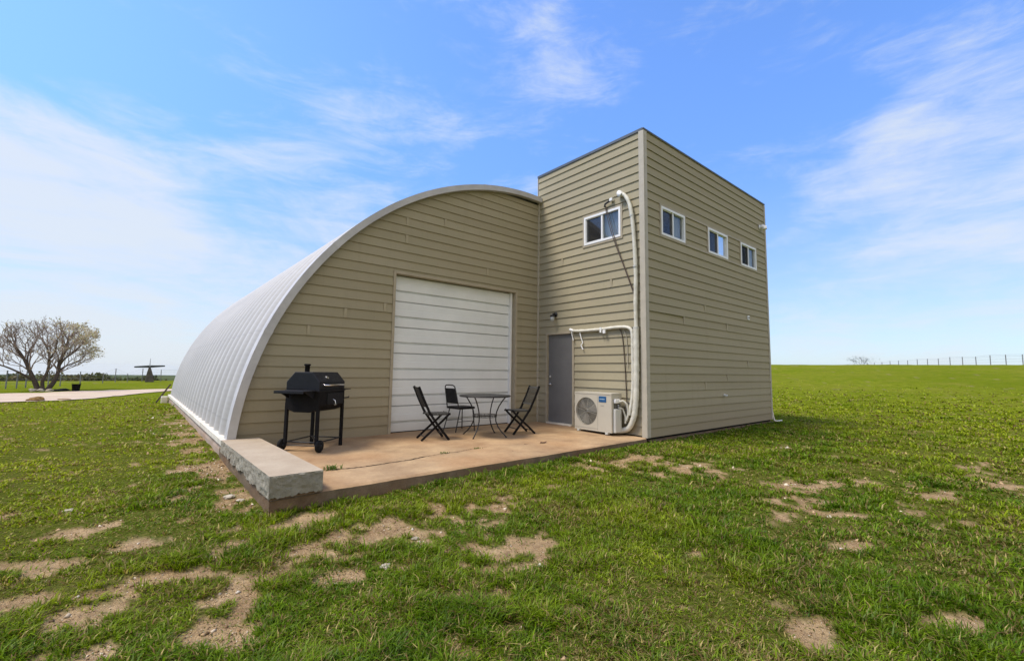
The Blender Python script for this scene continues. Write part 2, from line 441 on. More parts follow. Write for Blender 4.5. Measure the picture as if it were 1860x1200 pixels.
# ------------------------------------------------------------------ terrain
CX, CY, CZ = -7.504, -7.900, 1.190          # where the photographer stands
_rng = np.random.RandomState(7)
_LAT = _rng.rand(256, 256)
def vnoise(x, y, seed=0):
    x = np.asarray(x, float) + seed * 17.31; y = np.asarray(y, float) + seed * 9.77
    xi = np.floor(x).astype(int); yi = np.floor(y).astype(int)
    fx = x - xi; fy = y - yi
    fx = fx * fx * (3 - 2 * fx); fy = fy * fy * (3 - 2 * fy)
    a = _LAT[xi % 256, yi % 256]; b = _LAT[(xi + 1) % 256, yi % 256]
    c = _LAT[xi % 256, (yi + 1) % 256]; d = _LAT[(xi + 1) % 256, (yi + 1) % 256]
    return (a * (1 - fx) + b * fx) * (1 - fy) + (c * (1 - fx) + d * fx) * fy
def fbm(x, y, seed=0, octs=4):
    t = 0; amp = 1; s = 0
    for i in range(octs):
        t = t + amp * vnoise(x * 2 ** i, y * 2 ** i, seed + i * 3); s += amp; amp *= .55
    return t / s
def sstep(a, b, v):
    t = np.clip((v - a) / (b - a), 0, 1); return t * t * (3 - 2 * t)
PL = np.array([(0, -.32), (2.5, -.28), (5, -.17), (8, -.13), (14, -.10), (18, -.07), (21, -.12), (26, -.27), (30, -.32), (38, -.33), (50, -.42),
               (62, -.3), (75, -.9), (100, -2.1), (150, -3.4), (400, -6.6), (800, -13), (1500, -27), (3000, -56), (7000, -130)])
PR = np.array([(0, -.32), (2.5, -.28), (5, -.2), (8, -.14), (12, -.12), (15, -.15), (20, -.2), (26, -.02), (33, .45), (45, 1.45), (56, 2.25), (62, 2.45),
               (66, 2.50), (75, 2.42), (84, 2.25), (120, 1.2), (200, -2), (400, -8), (1500, -30), (3000, -56), (7000, -130)])
def ground_z(x, y):
    x = np.asarray(x, float); y = np.asarray(y, float)
    dx = x - CX; dy = y - CY
    D = np.hypot(dx, dy); az = np.degrees(np.arctan2(dx, dy))
    w = sstep(12, 62, az) * (1 - sstep(130, 178, az))
    def prof(P):
        return (np.interp(D * .97, P[:, 0], P[:, 1]) + np.interp(D, P[:, 0], P[:, 1]) + np.interp(D * 1.03, P[:, 0], P[:, 1])) / 3
    z = prof(PL) * (1 - w) + prof(PR) * w
    # small lumps, less of them right beside the building
    nb = np.clip((np.maximum(np.maximum(-6.5 - x, x - 6.2), np.maximum(-3.1 - y, y - 14.5))) / 2.0, 0.15, 1)
    z = z + (fbm(x * .9, y * .9, 1, 3) - .5) * .07 * nb
    z = z + (fbm(x * .12, y * .12, 5, 2) - .5) * .25 * np.clip((D - 12) / 20, 0, 1) * np.clip(1 - (D - 50) / 20, 0.25, 1)
    z = z + (fbm(x * .004, y * .004, 8, 3) - .5) * 9 * sstep(150, 800, D)
    return z
PATCH = [(-7.1, -4.9, 0.19, -0.07, 0.01, 0.13), (-7.64, -4.25, 0.18, -0.08, -0.01, 0.16), (-6.80, -4.50, 0.10, -0.05, 0.03, 0.13), (-7.65, -4.01, 0.18, -0.07, -0.0, 0.07), (-5.59, -4.25, 0.68, -0.21, 0.18, 0.35), (-6.11, -4.36, 0.23, -0.08, 0.05, 0.14), (-5.01, -4.98, 0.28, -0.09, 0.24, 0.29), (-4.66, -4.22, 0.5, -0.17, 0.09, 0.12), (-6.24, -3.3, 0.32, -0.08, 0.09, 0.33), (-6.9, -3.71, 0.21, -0.06, 0.02, 0.18), (-7.39, -3.23, 0.2, -0.05, -0.0, 0.15), (-7.81, -2.71, 0.2, -0.04, -0.01, 0.16), (-7.95, -3.33, 0.16, -0.04, -0.02, 0.15), (-2.06, -3.75, 0.37, -0.61, 0.27, 0.21), (-1.32, -4.55, 0.31, -0.51, 0.4, 0.21), (-1.33, -3.62, 0.25, -0.44, 0.22, 0.15), (-1.16, -5.84, 0.19, -0.31, 0.32, 0.1), (-0.42, -6.11, 0.21, -0.37, 0.22, 0.05), (-1.55, -6.18, 0.2, -0.26, 0.21, 0.06), (-3.62, -7.58, 0.16, -0.19, 0.32, 0.02), (-4.48, -6.99, 0.07, -0.09, 0.15, 0.04), (1.67, -7.33, 0.2, -0.36, 0.48, 0.03), (1.03, -7.65, 0.09, -0.23, 0.38, 0.01), (-1.88, -6.65, 0.19, -0.32, 0.16, 0.03), (-1.53, -7.36, 0.14, -0.21, 0.14, 0.01), (-5.6, -2.64, 0.24, -0.03, 0.08, 0.22), (-6.66, -0.71, 0.24, 0.01, 0.12, 1.12), (-6.59, -2.32, 0.2, -0.02, 0.06, 0.41), (-6.63, 1.97, 0.21, 0.08, 0.15, 1.84), (-6.61, 4.82, 0.21, 0.16, 0.15, 2.43), (-6.33, -4.73, 0.13, -0.05, 0.04, 0.1), (-7.93, -3.88, 0.14, -0.05, -0.02, 0.13), (-7.31, -4.01, 0.2, -0.06, 0.0, 0.09), (-7.5, -4.83, 0.33, -0.15, -0.0, 0.07), (-2.83, -6.81, 0.07, -0.1, 0.11, 0.02), (-0.45, -7.06, 0.11, -0.26, 0.24, 0.03), (-5.84, -5.36, 0.1, -0.04, 0.03, 0.05), (-5.31, -6.01, 0.07, -0.08, 0.04, 0.04), (-7.0, -5.13, 0.12, -0.05, 0.01, 0.1)]
def inside_built(x, y, pad=0.0):
    slab = (x > -6.47 - pad) & (x < 0.1) & (y > -3.14 - pad + np.clip((x + 6.45) / 6.4, 0, 1) * .12) & (y < 14.2)
    tower = (x > -.1) & (x < 6.12 + pad) & (y > -3.06 - pad) & (y < 14.2)
    return slab | tower
def bare_mask(x, y):
    n = fbm(x * 1.6 + y * .5, y * 2.6 - x * .6, 11, 5)
    n2 = fbm(x * 6, y * 6, 21, 5)
    b = np.zeros_like(x)
    for cx, cy, ax, ay, bx, by in PATCH:
        det = ax * by - ay * bx
        if abs(det) < 1e-4: 
            s = max(math.hypot(ax, ay), .1); u = (x - cx) / s; v = (y - cy) / s
        else:
            det = math.copysign(max(abs(det), 1e-3), det)
            u = ((x - cx) * by - (y - cy) * bx) / det; v = (-(x - cx) * ay + (y - cy) * ax) / det
        b = np.maximum(b, np.exp(-(u * u + v * v) * .50))
    fnd = np.exp(-((x + 6.66) / .26) ** 2) * sstep(-3.9, -3.2, y) * (1 - sstep(6, 12, y)) * .82
    b = np.maximum(b, fnd)
    D = np.hypot(x - CX, y - CY)
    gen = sstep(.60, .74, n) * .75 * np.clip(1.15 - D / 30, .15, 1)
    return np.clip(sstep(-.05, .09, (b - .70) * .62 + (n - .5) * .9 + (n2 - .5) * 1.7) + gen * sstep(.35, .6, n2) * .35 * (1 - sstep(-5.8, -6.8, x) * sstep(-3.6, -2.6, y)), 0, 1)

def ground_material():
    m = Mat('ground_soil_and_turf'); P = m.pos()
    at = m.N('ShaderNodeAttribute', attribute_name='mask'); sp = m.N('ShaderNodeSeparateColor'); m.L(at.outputs['Color'], sp.inputs[0])
    bare, far, lime = sp.outputs[0], sp.outputs[1], sp.outputs[2]
    n1 = m.noise(3.0, 8, .6, P); n2 = m.noise(22, 6, .7, P); n3 = m.noise(90, 3, .6, P)
    soil = m.ramp(n1, [(.3, (.34, .22, .11)), (.55, (.48, .335, .175)), (.75, (.60, .44, .25))])
    soil = m.mix(m.mapr(m.noise(7, 6, .7, P), .45, .65, 0, .65), soil, (.23, .145, .08))
    soil = m.mix(m.mapr(n2, .5, .75, 0, .6), soil, (.15, .095, .055))
    vo = m.N('ShaderNodeTexVoronoi', feature='DISTANCE_TO_EDGE'); m.L(P, vo.inputs['Vector']); vo.inputs['Scale'].default_value = 9
    crack = m.mapr(vo.outputs['Distance'], .0, .035, .5, 0)
    soil = m.mix(crack, soil, (.14, .09, .055))
    pb = m.N('ShaderNodeTexVoronoi'); m.L(P, pb.inputs['Vector']); pb.inputs['Scale'].default_value = 42
    soil = m.mix(m.mapr(pb.outputs['Distance'], .16, .24, .45, 0), soil, (.50, .42, .31))
    thatch = m.ramp(n2, [(.3, (.040, .052, .008)), (.45, (.085, .105, .014)), (.62, (.14, .14, .03)), (.78, (.27, .21, .09))])
    near = m.mix(bare, thatch, soil)
    g1 = m.noise(.35, 5, .6, P); g2 = m.noise(2.4, 6, .7, P, (1, 1, .1))
    turf = m.ramp(g2, [(.25, (.088, .120, .006)), (.5, (.148, .185, .011)), (.75, (.215, .240, .020))])
    turf = m.mix(m.mapr(g1, .35, .7, 0, .5), turf, (.205, .195, .028))
    turf = m.mix(m.mapr(m.noise(.09, 5, .65, P), .42, .66, 0, .6), turf, (.105, .150, .005))
    turf = m.mix(m.mapr(m.noise(.9, 6, .75, P), .52, .72, 0, .5), turf, (.27, .22, .05))
    turf = m.mix(m.mapr(m.noise(9, 5, .7, P), .52, .8, 0, .6), turf, (.055, .075, .012))
    soilfar = m.mix(m.mapr(n1, .45, .7, 0, 1), (.20, .17, .075), (.30, .22, .12))
    turf = m.mix(m.mapr(bare, .35, .9, 0, .7), turf, soilfar)
    wild = m.ramp(m.noise(.02, 5, .6, P), [(.3, (.045, .07, .03)), (.6, (.085, .10, .04)), (.8, (.15, .14, .07))])
    turf = m.mix(lime, turf, wild)
    m.set(m.mix(far, near, turf), .95, 0, 0.0)
    ad = m.N('ShaderNodeMath', operation='ADD'); m.L(n2, ad.inputs[0]); m.L(n3, ad.inputs[1])
    m.bump(ad.outputs[0], .9, .03)
    return m.m

def build_ground():
    rings = [0.0]; r = .5
    while r < 3100:
        rings.append(r); r *= 1.017 if r < 40 else (1.03 if r < 120 else 1.08)
    rings = np.array(rings[1:]); na = 900
    th = np.linspace(0, 2 * np.pi, na, endpoint=False)
    X = CX + np.outer(rings, np.sin(th)); Y = CY + np.outer(rings, np.cos(th))
    x = np.append(X.ravel(), CX); y = np.append(Y.ravel(), CY)
    z = ground_z(x, y)
    D = np.hypot(x - CX, y - CY)
    b = bare_mask(x, y)
    z = z - b * .012 * (D < 30) + (fbm(x * 6, y * 6, 31, 3) - .5) * .03 * (D < 25)
    far = sstep(6, 24, D); wild = sstep(70, 110, D)
    col = np.stack([b, far, wild, np.ones_like(b)], 1)
    V = np.stack([x, y, z], 1)
    nr = len(rings); i = np.arange(nr - 1)[:, None] * na; j = np.arange(na)[None, :]; j2 = (j + 1) % na
    quads = np.stack([(i + j), (i + j2), (i + na + j2), (i + na + j)], -1).reshape(-1, 4)[:, ::-1]
    c = len(x) - 1
    tris = np.stack([np.full(na, c), (np.arange(na) + 1) % na, np.arange(na)], 1)
    loops = np.concatenate([quads.ravel(), tris.ravel()])
    starts = np.concatenate([np.arange(len(quads)) * 4, len(quads) * 4 + np.arange(na) * 3])
    o = np_mesh('ground', V, loops, starts, ground_material(), {'mask': ('FLOAT_COLOR', col)}, smooth=True)
    if o.data.polygons[0].normal.z < 0: o.data.flip_normals()
    tag(o, kind='structure')
build_ground()

def grid_sheet(name, P, Q, lift, mat, nu=60, nv=14, rough=0.0):
    """sheet laid over the ground between two edge lines P and Q"""
    P = np.array(P, float); Q = np.array(Q, float)
    def res(A, n):
        d = np.concatenate([[0], np.cumsum(np.hypot(*np.diff(A, axis=0).T))]); t = np.linspace(0, d[-1], n)
        return np.stack([np.interp(t, d, A[:, 0]), np.interp(t, d, A[:, 1])], 1)
    A = res(P, nu); B = res(Q, nu); t = np.linspace(0, 1, nv)[None, :, None]
    G = A[:, None] * (1 - t) + B[:, None] * t
    if rough:
        k = (fbm(G[..., 0] * 1.3, G[..., 1] * 1.3, 3, 4) - .5)[..., None] * rough
        e = np.abs(t - .5) * 2
        G = G + k * e ** 3 * np.array([.3, 1.0])
    x, y = G[..., 0].ravel(), G[..., 1].ravel()
    V = np.stack([x, y, ground_z(x, y) + lift], 1)
    i = np.arange(nu - 1)[:, None] * nv; j = np.arange(nv - 1)[None, :]
    q = np.stack([i + j, i + j + 1, i + nv + j + 1, i + nv + j], -1).reshape(-1, 4)
    o = np_mesh(name, V, q.ravel(), np.arange(len(q)) * 4, mat, smooth=True)
    if sum(p.normal.z for p in o.data.polygons) < 0: o.data.flip_normals()
    return o
drive = grid_sheet('driveway', [(-26, 20.5), (-20, 18.9), (-15, 18.2), (-11.44, 18.2), (-10.37, 18.15), (-9.49, 18.91), (-8.69, 20.4), (-7.75, 22.86), (-7.0, 24.2), (-6.3, 25.6), (-5.0, 27.0), (4, 28.2), (14, 28.6)],
                   [(-26, 27.0), (-20, 27.0), (-16, 27.2), (-12.83, 27.43), (-11.4, 28.03), (-10.29, 29.0), (-8.6, 29.34), (-6.2, 29.2), (4, 30.8), (14, 31.2)], .035, M['gravel'], 160, 24, 1.0)
tag(drive, kind='structure')

# ------------------------------------------------------------------ grass
def hsv_mix(a, b, t): return a * (1 - t[:, None]) + b * t[:, None]
def scatter_grass():
    rng = np.random.RandomState(3)
    def sample(n, d0, d1, a0=-24, a1=106):
        u = rng.rand(n); D = d0 * (d1 / d0) ** u
        az = np.radians(a0 + (a1 - a0) * rng.rand(n))
        return CX + D * np.sin(az), CY + D * np.cos(az), D
    def drive_clear(x, y, D): return ~((y > 18.5 + np.clip((x + 10) * 1.0, 0, 8)) & (y < 29) & (D > 24))
    rows = []      # x, y, outward dx, dy, clump strength
    # a low mat of blades
    for n, d0, d1 in ((420000, 1.3, 9.0), (240000, 9.0, 38.0)):
        x, y, D = sample(n, d0, d1)
        b = bare_mask(x, y); t2 = fbm(x * 11, y * 11, 51, 2)
        ok = ~inside_built(x, y, .02) & drive_clear(x, y, D) & (rng.rand(n) < np.clip(1.05 - b * .88, .03, 1) * np.clip(.60 + (t2 - .5) * 1.8 + .6 * sstep(-6.2, -8.0, x) * sstep(-4, -2.5, y), .22, 1))
        a = rng.rand(n) * 6.283
        rows.append(np.stack([x, y, np.cos(a), np.sin(a), np.zeros(n)], 1)[ok])
    # tussocks whose blades fan outwards
    for n, k, d0, d1 in ((36000, 13, 1.3, 9.0), (17000, 12, 9.0, 36.0)):
        x, y, D = sample(n, d0, d1)
        b = bare_mask(x, y); tf = fbm(x * 2.2, y * 2.2, 41, 4)
        ok = ~inside_built(x, y, .05) & drive_clear(x, y, D) & (rng.rand(n) < np.clip(1.0 - b * 1.02, .04, 1) * np.clip((tf - .34) * 4.5, .38, 1))
        x, y, D, tf, b = x[ok], y[ok], D[ok], tf[ok], b[ok]; m = len(x)
        s = .012 + .040 * rng.rand(m) ** 1.5; st = np.clip(.45 + (tf - .45) * 2.6 + .5 * rng.rand(m), .25, 1.5)
        X = np.repeat(x, k); Y = np.repeat(y, k); Sg = np.repeat(s, k) * np.repeat(np.clip(D / 7, 1, 2.5), k); St = np.repeat(st, k)
        ox, oy = rng.randn(m * k) * Sg, rng.randn(m * k) * Sg; r = np.hypot(ox, oy) + 1e-6
        j = rng.randn(m * k, 2) * .45
        rows.append(np.stack([X + ox, Y + oy, ox / r + j[:, 0], oy / r + j[:, 1], St], 1))
    # thick fringe along the slab's front edge and the tower
    m = 52000
    x = -6.4 + 13.5 * rng.rand(m); e = np.abs(rng.randn(m)) * .42
    y = np.where(x < 0, -3.16 + (x + 6.4) * .018, -3.07) - .03 - e
    ok = ~inside_built(x, y, .01) & (rng.rand(m) < np.clip(.95 - bare_mask(x, y), .03, 1)) & (x > -5.2)
    a = rng.rand(m) * 6.283
    rows.append(np.stack([x, y, np.cos(a), np.sin(a), .25 + .5 * rng.rand(m)], 1)[ok])
    A = np.concatenate(rows); x, y, lx, ly, cs = A.T
    thin = (x > -.2) & (x < 4.6) & (y > -3.26) & (rng.rand(len(x)) < .8)
    ok = ~inside_built(x, y, .012) & ~thin; x, y, lx, ly, cs = x[ok], y[ok], lx[ok], ly[ok], cs[ok]; n = len(x)
    Dq = np.hypot(x - CX, y - CY); ok = rng.rand(len(x)) > .85 * sstep(24, 38, Dq); x, y, lx, ly, cs = x[ok], y[ok], lx[ok], ly[ok], cs[ok]; n = len(x)
    l_ = np.hypot(lx, ly) + 1e-6; lx /= l_; ly /= l_
    D = np.hypot(x - CX, y - CY); b = bare_mask(x, y)
    z = ground_z(x, y) - b * .012 - .012 + (fbm(x * 6, y * 6, 31, 3) - .5) * .03 * (D < 25)
    left = sstep(-6.2, -8.5, x) * sstep(-5, -3, y)
    right = sstep(2, 12, x)
    near_slab = np.exp(-np.abs(y + 3.2) / .5) * (x > -5) * (x < 6.3)
    h = np.where(cs > 0, .026 + .042 * cs, .026 + .018 * rng.rand(n)) * (.6 + .7 * rng.rand(n))
    h *= (1 - .35 * b) * (1 + np.clip((D - 10) / 40, 0, .5)) * (1 + near_slab * .35) * (1 - .42 * left)
    worn = sstep(.50, .66, fbm(x * 1.3, y * 1.9, 121, 4)) * (1 - near_slab)
    h *= (1 - .30 * worn) * (1 - .55 * sstep(22, 37, D))
    tall = rng.rand(n) < .006; h[tall] *= 1.9
    w = (.0024 + .0024 * rng.rand(n)) * np.clip(D / 3.6, 1, 9)
    lean = np.where(cs > 0, .35 + .9 * rng.rand(n), .5 + 1.1 * rng.rand(n))
    wa = np.arctan2(ly, lx) + np.pi / 2 + (rng.rand(n) - .5); wx, wy = np.cos(wa) * w, np.sin(wa) * w
    base = np.stack([x, y, z], 1)
    off = np.stack([lx, ly], 1) * (h * lean)[:, None]
    mid = base + np.concatenate([off * .35, (h * .62)[:, None]], 1)
    tip = base + np.concatenate([off * 1.05, (h * (1.05 - .28 * lean))[:, None]], 1)
    W = np.stack([wx, wy, np.zeros(n)], 1)
    V = np.stack([base - W, base + W, mid + W * .8, mid - W * .8, tip], 1).reshape(-1, 3)
    k = np.arange(n)[:, None] * 5
    loops = np.concatenate([k + [0, 1, 2, 3], k + [3, 2, 4]], 1).ravel()
    st = (np.arange(n)[:, None] * 7 + [0, 4]).ravel()
    # colours: deep green, fresh green, yellow green, straw
    f1 = fbm(x * .8, y * .8, 61, 4); f2 = fbm(x * 2.7, y * 2.7, 71, 3); f3 = fbm(x * 14, y * 14, 81, 2)
    deep = np.array([.066, .132, .004]); fresh = np.array([.172, .258, .008]); lime = np.array([.290, .330, .012]); straw = np.array([.46, .36, .13])
    c = hsv_mix(np.tile(deep, (n, 1)), np.tile(fresh, (n, 1)), np.clip(rng.rand(n) * .6 + (f2 - .45) * 1.3 + (f3 - .5) * 1.2 + .1, 0, 1))
    ly_ = np.clip((f1 - .47) * 1.9 + .22 * rng.rand(n) + left * .62 + right * .25 + np.clip((D - 8) / 24, 0, .6) - near_slab * .5, 0, .94)
    c = hsv_mix(c, np.tile(lime, (n, 1)), ly_)
    ps = .08 + .20 * worn + .18 * b + .20 * np.clip((f2 - .54) * 4, 0, 1) + left * .16
    sm = rng.rand(n) < ps
    c[sm] = straw * (.40 + .60 * rng.rand(sm.sum()))[:, None]
    brown = rng.rand(n) < .07 + .12 * worn
    c[brown] = np.array([.19, .12, .045])
    c *= (.55 + .80 * rng.rand(n))[:, None]
    C4 = np.concatenate([np.repeat(c, 5, 0), np.ones((n * 5, 1))], 1)
    o = np_mesh('grass', V, loops, st, M['grass'], {'tint': ('FLOAT_COLOR', C4)})
    tag(o, 'short patchy green and yellowish grass covering the yard', 'grass', kind='stuff')
    print('blades', n)

def scatter_clods():
    """crumbs of soil, small stones and dry bits lying on the bare patches"""
    rng = np.random.RandomState(13); n0 = 260000
    u = rng.rand(n0); D = 1.4 * (16 / 1.4) ** u; az = np.radians(-24 + 130 * rng.rand(n0))
    x, y = CX + D * np.sin(az), CY + D * np.cos(az); b = bare_mask(x, y); g = fbm(x * 3, y * 3, 91, 4)
    near = np.exp(-np.maximum(0, np.abs(x + 6.7) - .2) / .35) * (y > -4.2) * (y < 12)     # debris beside the footing
    ok = ~inside_built(x, y, .0) & (rng.rand(n0) < np.clip(b * np.clip((g - .40) * 4, .12, 1) * .5 + near * .35, 0.004, 1))
    x, y, D = x[ok], y[ok], D[ok]; n = len(x)
    z = ground_z(x, y) - .010 + (fbm(x * 6, y * 6, 31, 3) - .5) * .03
    r = (.0025 + .006 * rng.rand(n) ** 2.5 + .012 * (rng.rand(n) < .03)) * np.clip(D / 4, 1, 3)
    T = np.array([(1, 0, 0), (-1, 0, 0), (0, 1, 0), (0, -1, 0), (0, 0, 1), (0, 0, -1)], float)
    P = T[None] * (r[:, None, None] * (.6 + .8 * rng.rand(n, 6, 1))); a = rng.rand(n) * 6.28; ca, sa = np.cos(a)[:, None], np.sin(a)[:, None]
    P = np.stack([P[..., 0] * ca - P[..., 1] * sa, P[..., 0] * sa + P[..., 1] * ca, P[..., 2] * .7], -1) + rng.randn(n, 6, 3) * r[:, None, None] * .2
    P = P + np.stack([x, y, z], 1)[:, None]
    F = np.array([(0, 2, 4), (2, 1, 4), (1, 3, 4), (3, 0, 4), (2, 0, 5), (1, 2, 5), (3, 1, 5), (0, 3, 5)])
    loops = (np.arange(n)[:, None, None] * 6 + F[None]).reshape(-1)
    pal = np.array([(.42, .29, .16), (.26, .165, .085), (.60, .50, .36), (.14, .09, .05), (.68, .60, .47)])
    c = pal[rng.choice(5, n, p=[.34, .28, .16, .14, .08])] * (.7 + .5 * rng.rand(n, 1))
    C4 = np.concatenate([np.repeat(c, 6, 0), np.ones((n * 6, 1))], 1)
    o = np_mesh('gravel', P.reshape(-1, 3), loops, np.arange(n * 8) * 3, M['clod'], {'tint': ('FLOAT_COLOR', C4)})
    tag(o, 'loose soil crumbs and small stones on the bare patches', 'gravel', kind='stuff'); print('clods', n)
def clod_mat():
    m = Mat('soil_crumbs'); a = m.N('ShaderNodeAttribute', attribute_name='tint'); m.set(a.outputs['Color'], .95, 0, .1); return m.m
M['clod'] = clod_mat()
scatter_clods()
scatter_grass()

# ------------------------------------------------------------------ building
EXPO = .1748
TOP = 6.12
XR = 6.10
YF = -3.02
# outline of the arched roof, turned from measured radii about its middle
XC = -.35
_pts = np.array([(-6.40, .02), (-6.36, .52), (-6.22, 1.09), (-6.0, 1.78), (-5.8, 2.2), (-5.57, 2.6), (-5.34, 2.95), (-4.9, 3.47), (-4.21, 4.15), (-3.55, 4.62), (-2.74, 5.04), (-1.96, 5.30), (-1.17, 5.46), (-.35, 5.50)])
_t = np.arctan2(_pts[:, 1], -(_pts[:, 0] - XC)); _r = np.hypot(_pts[:, 0] - XC, _pts[:, 1])
_co = np.polyfit((_t - np.pi / 2) ** 2, _r, 3)
def arch_pt(t, inset=0.0):
    """t from 0 (left foot) to pi (right foot)"""
    r = np.polyval(_co, (t - math.pi / 2) ** 2)
    e = 1e-3; r2 = np.polyval(_co, (t + e - math.pi / 2) ** 2)
    p = Vector((XC - r * math.cos(t), r * math.sin(t))); q = Vector((XC - r2 * math.cos(t + e), r2 * math.sin(t + e)))
    d = (q - p).normalized(); n = Vector((-d.y, d.x))
    return p - n * inset
def arch_left_x(z, inset):
    best = None
    lo, hi = 0.0, math.pi / 2
    for _ in range(40):
        mid = (lo + hi) / 2
        if arch_pt(mid, inset).y < z: lo = mid
        else: hi = mid
    return arch_pt(lo, inset).x

def siding(mb, T, u0, u1, z0, z1, holes=(), left=None, right=None, phase=0.0):
    """lap boards: every board leans out at its lower edge. T(u, out, z) -> world"""
    LIP, TOPO = .023, .003
    k0 = math.floor((z0 - phase) / EXPO)
    z = phase + k0 * EXPO
    while z < z1 - 1e-6:
        zb, zt = max(z, z0), min(z + EXPO, z1)
        cuts = {zb, zt}
        for h in holes:
            for q in (h[2], h[3]):
                if zb + 1e-4 < q < zt - 1e-4: cuts.add(q)
        cuts = sorted(cuts)
        for a, b in zip(cuts[:-1], cuts[1:]):
            oa = LIP + (TOPO - LIP) * (a - z) / EXPO; ob = LIP + (TOPO - LIP) * (b - z) / EXPO
            la, lb = (left(a), left(b)) if left else (u0, u0)
            ra, rb = (right(a), right(b)) if right else (u1, u1)
            segs = []; cur = (la, lb)
            for h in sorted(holes):
                if h[2] <= a + 1e-5 and h[3] >= b - 1e-5:
                    segs.append((cur, (h[0], h[0]))); cur = (h[1], h[1])
            segs.append((cur, (ra, rb)))
            for (sa, sb), (ea, eb) in segs:
                if ea - sa < 1e-3 and eb - sb < 1e-3: continue
                mb.add([T(sa, oa, a), T(ea, oa, a), T(eb, ob, b), T(sb, ob, b)], [(0, 1, 2, 3)])
                if a == zb: mb.add([T(sa, -.01, a), T(ea, -.01, a), T(ea, oa, a), T(sa, oa, a)], [(0, 1, 2, 3)])
        z += EXPO
    return mb

bld = empty('arched_building', (0, 0, 0), 0, 'tan clapboard building with curved silver roof and a square tower at its right', 'building')

# curved roof
def build_roof():
    ny = 46 * 8; nt = 120; y0, y1 = -.10, 13.9
    ys = np.linspace(y0, y1, ny + 1)
    ts = np.linspace(0.0, math.pi, nt + 1)
    rib = .61
    P = np.array([[*arch_pt(t, 0)] for t in ts]); Nn = np.array([[*(arch_pt(t, -1) - arch_pt(t, 0))] for t in ts])
    s = np.concatenate([[0], np.cumsum(np.hypot(*np.diff(P, axis=0).T))])
    ph = (ys - y0) / rib * 2 * np.pi
    w = np.clip(np.sin(ph) * 1.4, -1, 1) * .030 - .030
    V = []; A = []
    for i in range(nt + 1):
        x = P[i, 0] + Nn[i, 0] * w; z = P[i, 1] + Nn[i, 1] * w
        V.append(np.stack([x, ys, z], 1)); A.append(np.stack([np.full_like(ys, s[i]), ys, 0 * ys], 1))
    V = np.concatenate(V); A = np.concatenate(A)
    i = np.arange(nt)[:, None] * (ny + 1); j = np.arange(ny)[None, :]
    q = np.stack([i + j, i + j + 1, i + ny + 1 + j + 1, i + ny + 1 + j], -1).reshape(-1, 4)
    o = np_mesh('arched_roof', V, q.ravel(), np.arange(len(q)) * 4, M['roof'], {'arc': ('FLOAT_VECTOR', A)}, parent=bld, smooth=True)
    md = o.modifiers.new('thick', 'SOLIDIFY'); md.thickness = .01
build_roof()
# metal rake trim: a band on the gable and a flange back over the roof
tm = MB(); nt = 110
prof = lambda t: [(arch_pt(t, -.012), -.135), (arch_pt(t, .105), -.135), (arch_pt(t, .105), -.02), (arch_pt(t, .096), -.02), (arch_pt(t, .096), -.127), (arch_pt(t, -.002), -.127), (arch_pt(t, -.002), .12), (arch_pt(t, -.012), .12)]
rows = []
for i in range(nt + 1):
    t = .012 + (math.pi - .024) * i / nt
    rows.append([(p.x, y, p.y) for p, y in prof(t)])
vs = [v for r in rows for v in r]; k = 8
tm.add(vs, [(i * k + j, i * k + (j + 1) % k, (i + 1) * k + (j + 1) % k, (i + 1) * k + j) for i in range(nt) for j in range(k)])
for t in (.62, 1.30, .30, 1.9):   # lapped joints of the trim
    a, b = arch_pt(t, -.016), arch_pt(t, .109); a2, b2 = arch_pt(t + .012, -.016), arch_pt(t + .012, .109)
    tm.add([(a.x, -.139, a.y), (b.x, -.139, b.y), (b2.x, -.139, b2.y), (a2.x, -.139, a2.y)], [(0, 1, 2, 3)])
tm.build('roof_trim', M['trim_metal'], bld)
# gable wall
GX0, GX1, GZ = -3.80, -.75, 3.04
TF = lambda u, o, z: (u, -o, z)
fw = MB()
zmax = 5.36
siding(fw, TF, -6.3, 0, .0, zmax, [(GX0, GX1, 0, GZ)], left=lambda z: arch_left_x(max(z, .03), .085), right=lambda z: 0.0)
fw.mi = 1
for u, r in ((-4.75, 12), (-4.02, 13), (-3.62, 23), (-3.62, 21), (-2.75, 24), (-5.35, 10), (-1.62, 19)):
    z = r * EXPO; fw.box((u, -.026, z + .004), (u + .05, -.006, z + EXPO - .006))
fw.mi = 0
fw.build('gable_wall', [M['siding'], M['joint']], bld)
bw = MB(); bw.add([(arch_pt(t, .05).x, 13.85, arch_pt(t, .05).y) for t in np.linspace(0, math.pi, 60)], [tuple(range(60))])
bw.build('rear_wall', M['siding'], bld)
# foundation along the left side, with the pale base channel on it
fd = MB()
npt = 90
for i in range(npt):
    ya, yb = -.10 + 14.0 * i / npt, -.10 + 14.0 * (i + 1) / npt
    ra = (vnoise(ya * 2.3, 1.5, 4) - .5) * .03; rb = (vnoise(yb * 2.3, 1.5, 4) - .5) * .03
    ra2 = (vnoise(ya * 4.3, 7.5, 4) - .5) * .07; rb2 = (vnoise(yb * 4.3, 7.5, 4) - .5) * .07
    fd.add([(-6.40 + ra * .3, ya, .085), (-6.40 + rb * .3, yb, .085), (-6.44 + rb, yb, -.05), (-6.44 + ra, ya, -.05)], [(0, 1, 2, 3)])
    fd.add([(-6.44 + ra, ya, -.05), (-6.44 + rb, yb, -.05), (-6.47 + rb2, yb, -.5), (-6.47 + ra2, ya, -.5)], [(0, 1, 2, 3)])
fd.box((-6.39, 0.05, -.4), (5.7, 13.9, -.02))
fd.build('foundation', M['foundation'], bld)
ch = MB(); ch.box((-6.47, -.14, .088), (-6.33, 13.92, .128)); ch.box((-6.47, -.14, .05), (-6.458, 13.92, .088))
ch.build('base_channel', M['base_white'], bld)

